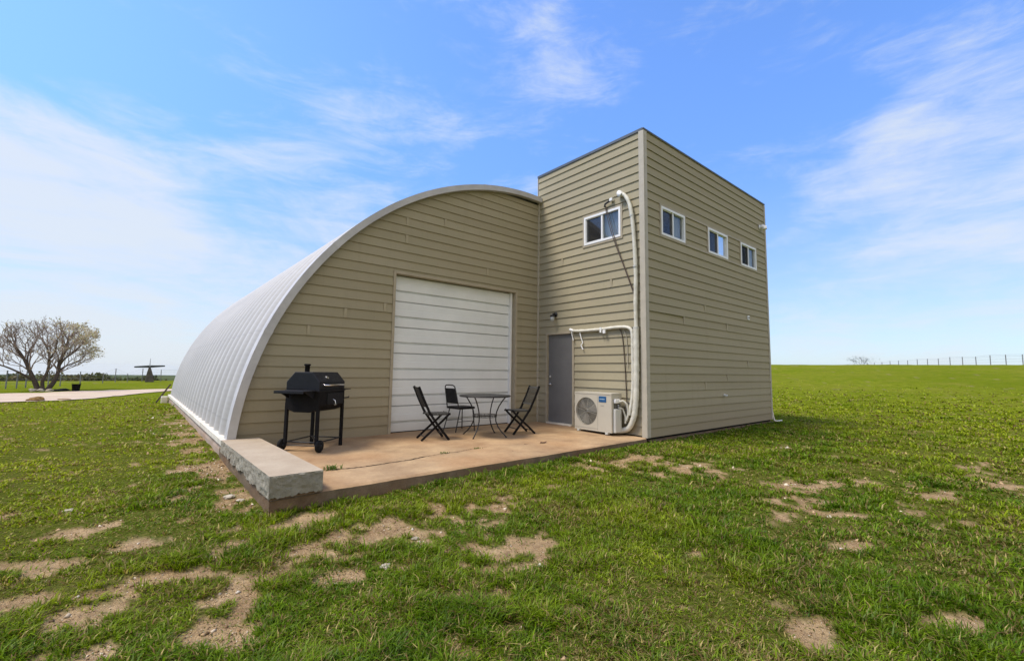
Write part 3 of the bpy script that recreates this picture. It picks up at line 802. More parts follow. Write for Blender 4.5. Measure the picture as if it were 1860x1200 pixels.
# tower: left, front, right and rear faces
TL = lambda u, o, z: (-o, -u, z)             # left face, u runs towards the street side
TFr = lambda u, o, z: (u, YF - o, z)
TR = lambda u, o, z: (XR + o, u, z)
TB = lambda u, o, z: (u, o, z)
DW = (.335, 1.165, 0.0, 2.085)               # door opening
WL = (1.50, 2.48, 4.005, 4.645)
WF = [(.59, 1.54, 4.045, 4.655), (2.62, 3.63, 4.045, 4.655), (4.40, 5.37, 4.045, 4.655)]
lw = siding(MB(), TL, 0, -YF, 0.0, TOP, [DW, WL]); lw.mi = 1
for u, r in ((.8, 21), (2.2, 17)):
    lw.box((-.026, -u, r * EXPO + .004), (-.006, -u - .05, (r + 1) * EXPO - .006))
lw.mi = 0
lw.build('tower_left_wall', [M['siding'], M['joint']], bld)
f2 = siding(MB(), TFr, 0, XR, -.03, TOP, WF, phase=-.03); f2.mi = 1
for u, r in ((1.40, 13), (2.35, 15), (3.45, 13), (3.4, 6), (2.3, 5), (4.6, 8)):
    f2.box((u, YF - .026, r * EXPO - .026), (u + .05, YF - .006, (r + 1) * EXPO - .036))
# one warped board that stands proud, as on the real wall
f2.mi = 0
zw = 14 * EXPO - .03
f2.add([(0.1, YF - .030, zw), (1.40, YF - .050, zw - .006), (1.40, YF - .03, zw + EXPO * .8), (0.1, YF - .02, zw + EXPO * .8)], [(0, 1, 2, 3)])
f2.add([(0.1, YF, zw), (1.40, YF, zw - .006), (1.40, YF - .050, zw - .006), (.1, YF - .034, zw)], [(0, 1, 2, 3)])
f2.build('tower_front_wall', [M['siding'], M['joint']], bld)
siding(MB(), TR, YF, .3, -.03, TOP, phase=-.03).build('tower_right_wall', M['siding'], bld)
siding(MB(), TB, 0, XR, 4.2, TOP).build('tower_rear_wall', M['siding'], bld)
tr = MB(); tr.box((-.01, YF - .005, TOP - .03), (XR, .02, TOP - .002)); tr.build('tower_roof', M['cap'], bld)
cp = MB(); e = .030
cp.box((-e, YF - e, TOP - .026), (XR + e, YF - .001, TOP + .006)); cp.box((-e, YF, TOP - .045), (-.001, .035, TOP + .012))
cp.box((XR + .001, YF, TOP - .045), (XR + e, .035, TOP + .012)); cp.box((0, .001, TOP - .045), (XR, .035, TOP + .012))
cp.build('roof_cap_flashing', M['cap'], bld)
ct = MB(); ct.box((-.034, YF - .034, -.03), (-.004, YF + .085, TOP - .046)); ct.box((-.003, YF - .034, -.03), (.085, YF - .004, TOP - .046))
ct.build('corner_trim', M['trim_beige'], bld, .003)
ct = MB(); ct.box((XR - .055, YF - .030, -.03), (XR + .003, YF - .004, TOP - .046)); ct.box((XR + .004, YF - .030, -.03), (XR + .03, YF + .06, TOP - .046))
ct.build('corner_trim', M['trim_beige'], bld, .003)
ct = MB(); ct.box((-.045, -.045, 0.0), (-.005, -.006, 5.42)); ct.box((-.028, .01, 5.40), (-.004, .03, TOP - .046))
ct.build('inner_corner_trim', M['trim_beige'], bld, .003)
# black strip standing for shade in the sill gap; rough footing under the tower
ft = MB(); ft.box((.06, YF + .03, -.075), (XR - .03, YF + .3, -.032))
ft.box((XR - .3, YF + .03, -.075), (XR - .03, .2, -.032)); ft.build('sill_gap_shade', M['black_matte'], bld)
ft = MB(); n = 60
for i in range(n):
    xa, xb = .02 + (XR - .02) * i / n, .02 + (XR - .02) * (i + 1) / n
    ra, rb = [(vnoise(q * 3.1, .5, 9) - .5) * .08 for q in (xa, xb)]
    ft.add([(xa, YF + .05, -.076), (xb, YF + .05, -.076), (xb, YF - .03 + rb, -.085), (xa, YF - .03 + ra, -.085), (xb, YF - .05 + rb, -.45), (xa, YF - .05 + ra, -.45)], [(0, 3, 2, 1), (3, 5, 4, 2)])
ft.box((XR - .3, YF + .05, -.45), (XR - .0, 13.6, -.08))
ft.build('tower_footing', M['slab_side'], bld)

# windows
def window(T, u0, u1, z0, z1, dark_left=True, screen_right=False, curtain=None, band=False, lbl=None):
    fr = MB(); W = .048
    B = lambda mb, a, b, o0, o1, c, d: mb.box((a, o0, c), (b, o1, d), T)
    B(fr, u0, u1, -.05, .034, z0, z0 + W); B(fr, u0, u1, -.05, .034, z1 - W, z1)
    B(fr, u0, u0 + W, -.05, .034, z0 + W, z1 - W); B(fr, u1 - W, u1, -.05, .034, z0 + W, z1 - W)
    um = (u0 + u1) / 2
    B(fr, um - .020, um + .020, -.045, .022, z0 + W, z1 - W)
    # inner sash of the sliding half
    for a, b in ((u0 + W, um - .021),):
        B(fr, a, a + .016, -.04, .010, z0 + W, z1 - W); B(fr, a + .016, b, -.04, .010, z0 + W, z0 + W + .016); B(fr, a + .016, b, -.04, .010, z1 - W - .016, z1 - W)
    win = fr.build('window', M['vinyl'], bld, .002)
    if lbl: win['label'] = lbl
    for a, b in ((u0 + W, um - .02), (um + .02, u1 - W)):
        g = MB(); g.add([T(a, -.015, z0 + W), T(b, -.015, z0 + W), T(b, -.015, z1 - W), T(a, -.015, z1 - W)], [(0, 1, 2, 3)])
        g.build('pane', M['glass'], win)
    if dark_left:
        g = MB(); a, b = u0 + W, um - .02
        g.add([T(a, .006, z0 + W), T(b, .006, z0 + W), T(b, .006, z1 - W), T(a, .006, z1 - W)], [(0, 1, 2, 3)]); g.build('insect_screen', M['screen'], win)
    rv = MB()
    for a, b, c, d, o0, o1 in ((u0 + .01, u1 - .01, z0 + .01, z1 - .01, -.5, -.5),):
        p = [T(a, -.5, c), T(b, -.5, c), T(b, -.5, d), T(a, -.5, d), T(a, -.052, c), T(b, -.052, c), T(b, -.052, d), T(a, -.052, d)]
        rv.add(p, [(0, 1, 2, 3), (0, 4, 5, 1), (1, 5, 6, 2), (2, 6, 7, 3), (3, 7, 4, 0)])
    rv.build('room_recess', M['room'], win)
    cu = MB(); ca, cb = curtain; n = 40; vs = []
    for i in range(n + 1):
        u = ca + (cb - ca) * i / n; o = -.085 + .014 * math.sin(i * 1.35) + .006 * math.sin(i * .51)
        vs += [T(u, o, z0 + .03), T(u, o, z1 - .03)]
    cu.add(vs, [(2 * i, 2 * i + 2, 2 * i + 3, 2 * i + 1) for i in range(n)], True)
    cu.build('curtain', M['curtain'], win)
    # wood casing round the vinyl
    cs = MB(); c = .045
    B(cs, u0 - c, u1 + c, .002, .027, z1 + .001, z1 + c); B(cs, u0 - c, u1 + c, .002, .027, z0 - c, z0 - .001)
    B(cs, u0 - c, u0 - .001, .002, .027, z0, z1); B(cs, u1 + .001, u1 + c, .002, .027, z0, z1)
    cs.build('casing', M['trim_tan'], win)
    return win
window(TL, *WL, curtain=(1.98, 2.46), lbl='small sliding window in the side wall of the tower above the door')
w0 = window(TFr, *WF[0], curtain=(1.10, 1.52), lbl='leftmost of the three small windows high on the tower front')
w1 = window(TFr, *WF[1], curtain=(3.02, 3.61), lbl='middle one of the three small windows high on the tower front')
w2 = window(TFr, *WF[2], curtain=(4.90, 5.35), lbl='rightmost of the three small windows high on the tower front')
for a, b in ((WF[0][1] + .046, WF[1][0] - .046), (WF[1][1] + .046, WF[2][0] - .046)):
    for c, d in ((4.657, 4.70), (4.0, 4.043)):
        MB().box((a, YF - .029, c), (b, YF - .001, d)).build('window_band_trim', M['trim_tan'], bld)

# garage door, set back in its opening
SEC = .5067
gp = [(.110, .006)]
for k in range(6):
    b = k * SEC
    for y, z in ((.112, .004), (.112, .170), (.156, .182), (.156, .200), (.108, .216), (.110, .34), (.114, .348), (.112, .356), (.112, SEC - .020), (.156, SEC - .010)):
        gp.append((y, b + max(z, .006)))
gp = [(y, min(z, GZ - .002)) for y, z in gp]
gp += [(.158, GZ - .002), (.172, GZ - .002), (.172, .006)]
gd = MB(); gd.prism(gp, GX0 + .012, GX1 - .10, 'x')
gdo = gd.build('garage_door', M['door_white'], bld, label='white ribbed overhead door in the gable wall')
sl = MB(); sl.box((GX0 + .014, .100, .0), (GX1 - .102, .109, .016)); sl.build('bottom_seal', M['rubber'], gdo)
gf = MB()
gf.box((GX0 - .045, -.036, .0), (GX0 + .008, .16, GZ + .05)); gf.box((GX1 - .010, -.036, .0), (GX1 + .045, .16, GZ + .05))
gf.box((GX0 + .009, -.036, GZ), (GX1 - .011, .16, GZ + .05))
gf.build('garage_door_frame', M['trim_tan'], bld, .003)
gj = MB(); gj.box((GX1 - .098, .05, 0), (GX1 - .065, .16, GZ - .003)); gj.box((GX1 - .064, .09, 0), (GX1 - .012, .158, GZ - .003))
gj.build('door_track', M['white_paint'], bld)
gb = MB(); gb.box((GX0, .18, 0), (GX1, .21, GZ)); gb.build('lintel_backing', M['black_matte'], bld)

# entry door
dr = MB(); dr.box((.020, -DW[0] - .022, .035), (.060, -DW[1] + .022, DW[3] - .022))
dro = dr.build('entry_door', M['door_grey'], bld, .003, 'flat dark grey steel door beside the inner corner')
dfm = MB(); a, b = -DW[0], -DW[1]
dfm.box((-.034, a + .035, 0), (.07, a - .018, DW[3] + .03)); dfm.box((-.034, b - .035, 0), (.07, b + .018, DW[3] + .03))
dfm.box((-.034, a - .0185, DW[3] - .018), (.07, b + .0185, DW[3] + .03)); dfm.build('door_frame', M['trim_tan'], bld, .003)
th = MB(); th.box((-.06, a - .019, .002), (.06, b + .019, .032)); th.build('threshold', M['base_white'], bld)
hd = MB(); yh = -.41
hd.lathe([(.032, .0195), (.032, .010), (.018, .004), (.012, -.035)], (0, yh, .90), 'x', 16)
hd.tube([(-.035, yh, .90), (-.040, yh - .03, .90), (-.038, yh - .11, .895)], .009, 8)
hd.build('handle', M['steel'], dro)
dbm = MB(); dbm.lathe([(.030, .0195), (.030, .006), (.020, -.004)], (0, yh, 1.08), 'x', 16); dbm.box((-.018, yh - .005, 1.065), (-.004, yh + .005, 1.095))
dbm.build('deadbolt', M['steel'], dro)
for z in (.28, 1.06, 1.84):
    hg = MB(); hg.tube([(.008, b + .03, z - .05), (.008, b + .03, z + .05)], .008, 8); hg.build('hinge', M['steel'], dro)

# ------------------------------------------------------------------ patio slab, kerb-like concrete ledge
def slab():
    mb = MB()
    # front edge line runs slightly askew; the edge is worn
    n = 110; top = []; 
    xs = np.linspace(-6.46, -.045, n)
    yb = -3.17 + (xs + 6.46) * .021
    jag = (fbm(xs * 6, xs * 0 + 3, 2, 4) - .5) * .030
    ye = yb + jag; ye[0] = yb[0]
    face = (fbm(xs * 4, xs * 0 + 9, 5, 4) - .5) * .035
    vs = []
    for i in range(n):
        zt = -.030 + .012 * (fbm(np.array([xs[i] * 3.]), np.array([1.]), 6, 3)[0] - .5)
        vs += [(xs[i], .10, .0), (xs[i], -1.6, -.004), (xs[i], ye[i] + .03, -.022), (xs[i], ye[i], zt - .012), (xs[i], ye[i] - .012 + face[i], -.15), (xs[i], ye[i] - .03 + face[i] * .7, -.5)]
    k = 6; fs = []; ms = []
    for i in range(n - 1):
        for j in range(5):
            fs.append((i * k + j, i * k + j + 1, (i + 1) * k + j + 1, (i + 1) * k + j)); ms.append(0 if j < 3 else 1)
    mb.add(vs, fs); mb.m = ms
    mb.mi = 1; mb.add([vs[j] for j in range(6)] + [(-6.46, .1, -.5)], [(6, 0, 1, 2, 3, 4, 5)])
    # left side face
    return mb.build('patio', [M['slab'], M['slab_side']])
tag(slab(), kind='structure')
def crack():
    pts = [(-5.62, -2.35), (-5.40, -2.40), (-5.15, -2.41), (-4.9, -2.37), (-4.6, -2.36), (-4.3, -2.27), (-4.0, -2.23), (-3.75, -2.24), (-3.45, -2.17), (-3.15, -2.15), (-2.85, -2.12)]
    mb = MB(); up = []; dn = []
    rr = random.Random(4)
    for i in range(90):
        t = i / 89 * (len(pts) - 1); k = min(int(t), len(pts) - 2); f = t - k
        x = pts[k][0] * (1 - f) + pts[k + 1][0] * f; y = pts[k][1] * (1 - f) + pts[k + 1][1] * f + rr.uniform(-.008, .008)
        w = rr.uniform(.004, .014) * (1.2 if i < 45 else .7) * min(1, (90 - i) / 30, (i + 3) / 8)
        up.append((x, y + w)); dn.append((x, y - w))
    zf = lambda y: -.004 - .018 * (-(y) - 1.6) / 1.52 + .004
    vs = [(x, y, zf(y)) for x, y in up] + [(x, y, zf(y)) for x, y in dn]; n = len(up)
    mb.add(vs, [(i, i + 1, n + i + 1, n + i) for i in range(n - 1)])
    return tag(mb.build('slab_crack', M['black_matte']), kind='structure')
crack()

def ledge():
    # a block of older wall footing left standing at the slab's left end; broken front and flank
    x0, x1, y0, y1 = -6.475, -5.99, -3.20, -.142
    ztop = lambda y: .135 + (.045) * (-y / 3.1)
    ny, nz, nx = 160, 12, 44
    mb = MB()
    rg = lambda a, b, s: (fbm(np.array([a * 1.0]), np.array([b * 1.0]), s, 4)[0] - .5)
    def P(x, y, z, kind):
        if kind == 'left': return (x + rg(y * 11, z * 16, 3) * .040 * (1 - max(0, (z - .1) * 4)), y, z)
        if kind == 'front': return (x, y + rg(x * 24, z * 30, 4) * .022, z)
        return (x, y, z)
    L_ = []; 
    for i in range(ny + 1):
        y = y1 + (y0 - y1) * i / ny
        zb = -.025 + rg(y * 9, 0, 8) * .09
        zb = max(zb, -.5); row = []
        for j in range(nz + 1):
            z = ztop(y) + (zb - ztop(y)) * j / nz
            row.append(P(x0, y, z, 'left') if 0 < j and 0 < i < ny else (x0, y, z))
        L_.append(row)
    vs = [v for r in L_ for v in r]; k = nz + 1
    mb.mi = 1; mb.add(vs, [(i * k + j, i * k + j + 1, (i + 1) * k + j + 1, (i + 1) * k + j) for i in range(ny) for j in range(nz)])
    F_ = []
    for i in range(nx + 1):
        x = x0 + (x1 - x0) * i / nx; zt = ztop(y0); row = []
        jt = rg(x * 14, 3, 12) * .07 if 0 < i < nx else 0
        zb = -.030 + rg(x * 38, 5, 13) * .05 + .020 * (i / nx)
        for j in range(nz + 1):
            z = zt + (zb - zt) * j / nz
            if j == 0: row.append((x, y0 + abs(jt), zt - .001))
            else: row.append(P(x, y0, z, 'front') if 0 < i < nx else (x, y0, z))
        F_.append(row)
    vs = [v for r in F_ for v in r]; mb.add(vs, [(i * k + j, i * k + j + 1, (i + 1) * k + j + 1, (i + 1) * k + j) for i in range(nx) for j in range(nz)])
    mb.add([(x1, y1, ztop(y1)), (x1, y0, ztop(y0)), (x1, y0, -.03), (x1, y1, -.03)], [(0, 1, 2, 3)])
    # underside
    mb.add([(x0 + .02, y0 + .02, -.05), (x1, y0 + .02, -.04), (x1, y1, -.03), (x0 + .02, y1, -.03)], [(0, 1, 2, 3)])
    mb.mi = 0
    tv = [(x0, y1, ztop(y1)), (x1, y1, ztop(y1)), (x1, y0, ztop(y0))] + [F_[i][0] for i in range(nx - 1, 0, -1)] + [(x0, y0, ztop(y0))]
    mb.add(tv, [tuple(range(len(tv)))])
    o = mb.build('concrete_ledge', [M['ledge_top'], M['ledge_side']])
    return tag(o, 'raised pale concrete ledge with broken grey end at the left of the patio', 'ledge')
ledge()
# rough side of the slab below the ledge
sb = MB(); n = 70
for i in range(n):
    ya, yb = -3.14 + 3.04 * i / n, -3.14 + 3.04 * (i + 1) / n
    f = lambda q, s: (fbm(np.array([q * 5.]), np.array([s * 3.]), 7, 4)[0] - .5) * .07
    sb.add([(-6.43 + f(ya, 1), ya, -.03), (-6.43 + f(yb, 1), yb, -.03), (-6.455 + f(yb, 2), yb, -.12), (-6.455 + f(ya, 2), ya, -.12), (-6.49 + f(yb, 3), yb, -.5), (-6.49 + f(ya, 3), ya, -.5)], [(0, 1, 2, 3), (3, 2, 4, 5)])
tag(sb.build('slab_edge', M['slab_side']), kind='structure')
# ------------------------------------------------------------------ charcoal grill (x = along the barrel, y = depth, front is -y)
def grill():
    ang = R_(40)
    g = empty('charcoal_grill', (-5.62, -.95, -.003), ang, 'black charcoal barbecue grill on two wheels with chimney and side shelf, near the ledge', 'grill')
    Lx, Dy = .68, .50         # origin at the middle of the left end
    y0, y1 = -Dy / 2, Dy / 2
    fb = MB()
    fb.prism([(y0 - .02, .87), (y0 - .02, .66), (y0 + .03, .595), (y0 + .13, .560), (y1 - .13, .560), (y1 - .03, .595), (y1 + .02, .66), (y1 + .02, .87)], 0, Lx, 'x')
    fb.build('firebox', M['black_matte'], g, .006)
    rm = MB(); rm.box((-.012, y0 - .03, .862), (Lx + .012, y1 + .03, .884)); rm.build('rim', M['black_enamel'], g, .003)
    hp = [(y0 - .02, .885), (y0 - .02, 1.00), (y0 + .11, 1.145), (y1 - .11, 1.145), (y1 + .02, 1.00), (y1 + .02, .885)]
    hd = MB(); hd.prism(hp, .004, Lx - .004, 'x'); h = hd.build('hood', M['black_enamel'], g, .010)
    hn = MB(); yy = y0 - .075; z = .955
    hn.tube([(.10, y0 - .02, z), (.10, yy, z), (.13, yy - .012, z), (Lx - .13, yy - .012, z), (Lx - .10, yy, z), (Lx - .10, y0 - .02, z)], .012, 10)
    hn.build('handle', M['chrome'], h)
    tm_ = MB(); a = Vector((.26, y0 + .035, 1.062)); nrm = Vector((0, -.145, .13)).normalized()
    for (r, d) in ((.030, .010), (.024, .014)):
        ring = []; u = Vector((1, 0, 0)); w = nrm.cross(u)
        for k in range(16): ring.append(a + u * math.cos(k / 8 * math.pi) * r + w * math.sin(k / 8 * math.pi) * r + nrm * d)
        base = [q - nrm * d for q in ring]
        tm_.add(base + ring, [tuple(range(16, 32))] + [(k, (k + 1) % 16, 16 + (k + 1) % 16, 16 + k) for k in range(16)])
    tm_.build('thermometer', M['chrome'], h)
    ve = MB(); ve.box((.30, y0 + .020, 1.020), (.37, y0 + .032, 1.032)); ve.build('badge', M['steel'], h)
    chm = MB(); chm.lathe([(.034, 1.14), (.034, 1.235), (.046, 1.240), (.046, 1.262), (.030, 1.266)], (.13, .03, 0), 'z', 18); chm.build('chimney', M['black_matte'], g)
    sh = MB(); sh.box((-.31, y0 + .02, .868), (-.014, y1 - .02, .882)); sh.box((-.31, y0 + .02, .845), (-.295, y1 - .02, .867))
    for q in (y0 + .05, y1 - .05): sh.add([(-.014, q, .866), (-.014, q + .012, .866), (-.014, q + .012, .76), (-.014, q, .76), (-.25, q, .866), (-.25, q + .012, .866)], [(0, 3, 4), (1, 5, 2), (2, 5, 4, 3)])
    sh.build('side_shelf', M['black_enamel'], g, .003)
    s2 = MB(); s2.box((Lx + .014, y0 + .02, .868), (Lx + .26, y1 - .06, .880)); s2.build('side_shelf', M['black_enamel'], g, .003)
    hk = MB(); hk.tube([(Lx, y0, .74), (Lx + .15, y0, .74), (Lx + .17, y0, .755)], .010, 6); hk.build('tool_hook', M['black_metal'], g)
    fp = MB(); fp.box((.20, y0 - .034, .66), (Lx - .06, y0 - .021, .83)); fpo = fp.build('charcoal_door', M['black_enamel'], g, .004)
    lt = MB(); lt.tube([(.34, y0 - .035, .735), (.34, y0 - .07, .72), (.352, y0 - .072, .665)], .008, 8); lt.tube([(.325, y0 - .06, .655), (.385, y0 - .06, .655)], .009, 8); lt.build('door_latch', M['chrome'], fpo)
    cr = MB(); cr.tube([(Lx + .002, y0 + .05, .80), (Lx + .05, y0 + .05, .80), (Lx + .05, y0 + .05, .74)], .008, 8); cr.build('grate_crank', M['chrome'], g)
    t = .021
    for (lx, ly, wheel) in ((.02, y0 + .0, 1), (.02, y1 - .0, 1), (Lx - .02, y0, 0), (Lx - .02, y1, 0)):
        l = MB(); l.box((lx - t, ly - t, .10 if wheel else .002), (lx + t, ly + t, .70)); lo = l.build('leg', M['black_matte'], g, .003)
        if wheel:
            sgn = -1
            w = MB(); cx = lx; cyy = ly + (-.05 if ly < 0 else .05)
            w.lathe([(.02, -.022), (.078, -.022), (.086, -.014), (.086, .014), (.078, .022), (.02, .022)], (cx, cyy, .087), 'y', 28)
            wo = w.build('wheel', M['rubber'], g)
            hb = MB(); hb.lathe([(.0, -.027), (.028, -.026), (.030, .026), (0, .027)], (cx, cyy, .087), 'y', 14); hb.build('hub', M['black_enamel'], wo)
    rk = MB()
    for q in (y0, y1): rk.tube([(.04, q, .13), (Lx - .04, q, .13)], .010, 6)
    for q in np.linspace(.06, Lx - .06, 2): rk.tube([(q, y0, .13), (q, y1, .13)], .010, 6)
    rk.tube([(.04, y0, .13), (Lx - .04, y1, .13)], .008, 6)
    rk.build('bottom_rack', M['black_metal'], g)
    ax = MB(); ax.tube([(.02, y0 - .07, .087), (.02, y1 + .07, .087)], .007, 8); ax.build('axle', M['black_metal'], g)
grill()

# ------------------------------------------------------------------ round patio table
def table():
    g = empty('patio_table', (-2.47, -1.18, -.004), math.radians(-18), 'round dark metal patio table with four curved legs between the chairs', 'table')
    tp = MB(); tp.lathe([(.425, .722), (.47, .722), (.482, .730), (.482, .742), (.47, .750), (.45, .752)], (0, 0, 0), 'z', 48); tp.build('rim', M['black_metal'], g)
    gs = MB(); gs.lathe([(0.0, .738), (.452, .738), (.452, .745), (0, .745)], (0, 0, 0), 'z', 48)
    gs.build('tabletop', M['table_glass'], g)
    for k in range(4):
        a = math.radians(45 + 90 * k); lg = MB(); c, s = math.cos(a), math.sin(a)
        for da in (0,):
            prof = [(.42, .73), (.36, .66), (.29, .56), (.245, .46), (.225, .36), (.228, .28), (.275, .18), (.35, .09), (.44, .012)]
            lg.tube([(c * r, s * r, z) for r, z in prof], .0115, 8)
            lg.lathe([(.016, 0), (.016, .014)], (c * .442, s * .442, 0), 'z', 10)
        lg.build('leg', M['black_metal'], g)
    rg = MB(); n = 40
    for z, r in ((.385, .222), (.355, .222)):
        rg.tube([(math.cos(i / n * 2 * math.pi) * r, math.sin(i / n * 2 * math.pi) * r, z) for i in range(n + 1)], .0075, 6, False)
    for i in range(20):
        a = i / 20 * 2 * math.pi; rg.tube([(math.cos(a) * .222, math.sin(a) * .222, .355), (math.cos(a) * .222, math.sin(a) * .222, .385)], .004, 4, False)
    rg.build('ring_brace', M['black_metal'], g)
def tg():
    m = Mat('tinted_glass')
    gl = m.N('ShaderNodeBsdfGlossy'); gl.inputs['Roughness'].default_value = .25; gl.inputs['Color'].default_value = (.8, .8, .75, 1)
    df = m.N('ShaderNodeBsdfTransparent'); df.inputs['Color'].default_value = (.55, .55, .50, 1)
    fr = m.N('ShaderNodeFresnel'); fr.inputs['IOR'].default_value = 1.5
    mx = m.N('ShaderNodeMixShader'); m.L(fr.outputs[0], mx.inputs[0]); m.L(df.outputs[0], mx.inputs[1]); m.L(gl.outputs[0], mx.inputs[2])
    m.L(mx.outputs[0], m.out.inputs['Surface']); return m.m
M['table_glass'] = tg()
table()

# ------------------------------------------------------------------ folding chairs: local +x is the way the sitter faces
def folding_chair():
    g = empty('folding_chair', (0, 0, 0), 0, 'x', 'chair', 'folding chairs at the patio table')
    hw = .205
    for s in (-1, 1):
        # back rail runs from the top of the backrest down to the front foot
        r = MB(); y = s * hw
        P = [(-.335, y, .915), (-.245, y, .70), (-.135, y, .47), (.02, y, .25), (.215, y, .005)]
        for a, b in zip(P[:-1], P[1:]):
            r.tube([a, b], .0, 4)if 0 else None
        w, d = .011, .020
        vs = []
        for i, p in enumerate(P):
            q0 = Vector(P[max(i - 1, 0)]); q1 = Vector(P[min(i + 1, len(P) - 1)]); t = (q1 - q0).normalized(); nn = Vector((t.z, 0, -t.x))
            for a, b in ((-1, -1), (1, -1), (1, 1), (-1, 1)): vs.append(Vector(p) + Vector((0, a * w, 0)) + nn * b * d)
        n = len(P); fs = [(i * 4 + j, i * 4 + (j + 1) % 4, i * 4 + 4 + (j + 1) % 4, i * 4 + 4 + j) for i in range(n - 1) for j in range(4)] + [(3, 2, 1, 0), tuple(range(4 * n - 4, 4 * n))]
        r.add(vs, fs); r.build('back_rail', M['black_matte'], g, .002)
        y = s * (hw - .028); l = MB(); vs = []
        P2 = [(.225, y, .455), (.10, y, .33), (-.13, y, .13), (-.262, y, .005)]
        for i, p in enumerate(P2):
            q0 = Vector(P2[max(i - 1, 0)]); q1 = Vector(P2[min(i + 1, len(P2) - 1)]); t = (q1 - q0).normalized(); nn = Vector((t.z, 0, -t.x))
            for a, b in ((-1, -1), (1, -1), (1, 1), (-1, 1)): vs.append(Vector(p) + Vector((0, a * .010, 0)) + nn * b * .018)
        n = len(P2); fs = [(i * 4 + j, i * 4 + (j + 1) % 4, i * 4 + 4 + (j + 1) % 4, i * 4 + 4 + j) for i in range(n - 1) for j in range(4)] + [(3, 2, 1, 0), tuple(range(4 * n - 4, 4 * n))]
        l.add(vs, fs); l.build('leg', M['black_matte'], g, .002)
    st = MB()
    for k in range(7):
        x = -.165 + k * .060; st.box((x, -hw + .045, .446), (x + .050, hw - .045, .458))
    for s in (-1, 1): st.box((-.17, s * (hw - .045) - .010, .425), (.245, s * (hw - .045) + .010, .445))
    st.build('seat', M['wood_seat'], g, .002)
    bk = MB()
    def slat(z0, z1, th=.010):
        f = lambda z: np.interp(z, [.47, .70, .915], [-.135, -.245, -.335])
        bk.add([(f(z0) - th / 2, -hw + .012, z0), (f(z0) - th / 2, hw - .012, z0), (f(z1) - th / 2, hw - .012, z1), (f(z1) - th / 2, -hw + .012, z1),
                (f(z0) + th / 2, -hw + .012, z0), (f(z0) + th / 2, hw - .012, z0), (f(z1) + th / 2, hw - .012, z1), (f(z1) + th / 2, -hw + .012, z1)],
               [(0, 1, 2, 3), (4, 7, 6, 5), (0, 4, 5, 1), (2, 6, 7, 3), (0, 3, 7, 4), (1, 5, 6, 2)])
    slat(.87, .905); slat(.56, .59)
    for i in range(9):
        y = -hw + .035 + i * (2 * hw - .07) / 8
        f = lambda z: float(np.interp(z, [.47, .70, .915], [-.135, -.245, -.335]))
        bk.tube([(f(.58), y, .58), (f(.70), y, .70), (f(.88), y, .88)], .0065, 4, False)
    bk.build('backrest', M['wood_seat'], g)
    sp = MB(); sp.tube([(-.20, -hw + .03, .065), (-.20, hw - .03, .065)], .009, 6); sp.tube([(.13, -hw, .105), (.13, hw, .105)], .009, 6)
    sp.build('stretcher', M['black_metal'], g)
    return g
ch0 = folding_chair()
ch0.location = (-3.43, -.99, -.004); ch0.rotation_euler = (0, 0, R_(-16)); ch0['label'] = 'black folding chair left of the round table facing right toward it'
ch1 = copy_tree(ch0)
ch1.location = (-1.70, -1.27, -.004); ch1.rotation_euler = (0, 0, R_(164)); ch1['label'] = 'black folding chair right of the round table facing left toward it'

def stacking_chair():
    g = empty('stacking_chair', (-2.43, -.31, -.003), R_(2), 'black padded metal chair with a rounded handle top behind the round table', 'chair')
    hw = .21
    fr = MB()
    arc = [(-.185, -hw + .01, .44), (-.215, -hw + .02, .60), (-.265, -hw + .035, .84)]
    top = [(-.275, -hw + .05, .885), (-.28, -hw + .09, .908), (-.281, 0, .912), (-.28, hw - .09, .908), (-.275, hw - .05, .885)]
    arc2 = [(x, -y, z) for x, y, z in arc[::-1]]
    fr.tube(arc + top + arc2, .011, 8); fr.build('back_frame', M['black_metal'], g)
    bp = MB(); n = 8; 
    def face(off):
        out = []
        for z, hwz in ((.55, hw - .035), (.57, hw - .02), (.70, hw - .025), (.83, hw - .045), (.845, hw - .06)):
            xx = float(np.interp(z, [.44, .60, .84], [-.185, -.215, -.265])) + off
            out.append([(xx, -hwz, z), (xx, hwz, z)])
        return out
    a, b = face(-.012), face(.018); vs = [p for r in a for p in r] + [p for r in b for p in r]; k = 5
    fs = []
    for i in range(k - 1):
        fs += [(2 * i, 2 * i + 1, 2 * i + 3, 2 * i + 2), (2 * k + 2 * i, 2 * k + 2 * i + 2, 2 * k + 2 * i + 3, 2 * k + 2 * i + 1), (2 * i, 2 * i + 2, 2 * k + 2 * i + 2, 2 * k + 2 * i), (2 * i + 1, 2 * k + 2 * i + 1, 2 * k + 2 * i + 3, 2 * i + 3)]
    fs += [(0, 2 * k, 2 * k + 1, 1), (2 * k - 2, 2 * k - 1, 4 * k - 1, 4 * k - 2)]
    bp.add(vs, fs); bp.build('backrest', M['vinyl_pad'], g, .010)
    se = MB(); se.box((-.19, -hw + .005, .435), (.215, hw - .005, .485)); se.build('seat', M['vinyl_pad'], g, .02)
    for s in (-1, 1):
        l = MB(); l.tube([(.17, s * (hw - .03), .435), (.20, s * (hw + .005), .0)], .011, 8); l.build('leg', M['black_metal'], g)
        l = MB(); l.tube([(-.14, s * (hw - .03), .435), (-.26, s * (hw + .0), .0)], .011, 8); l.build('leg', M['black_metal'], g)
        b_ = MB(); b_.tube([(.185, s * (hw - .01), .20), (-.20, s * (hw - .01), .20)], .006, 6); b_.build('stretcher', M['black_metal'], g)
stacking_chair()

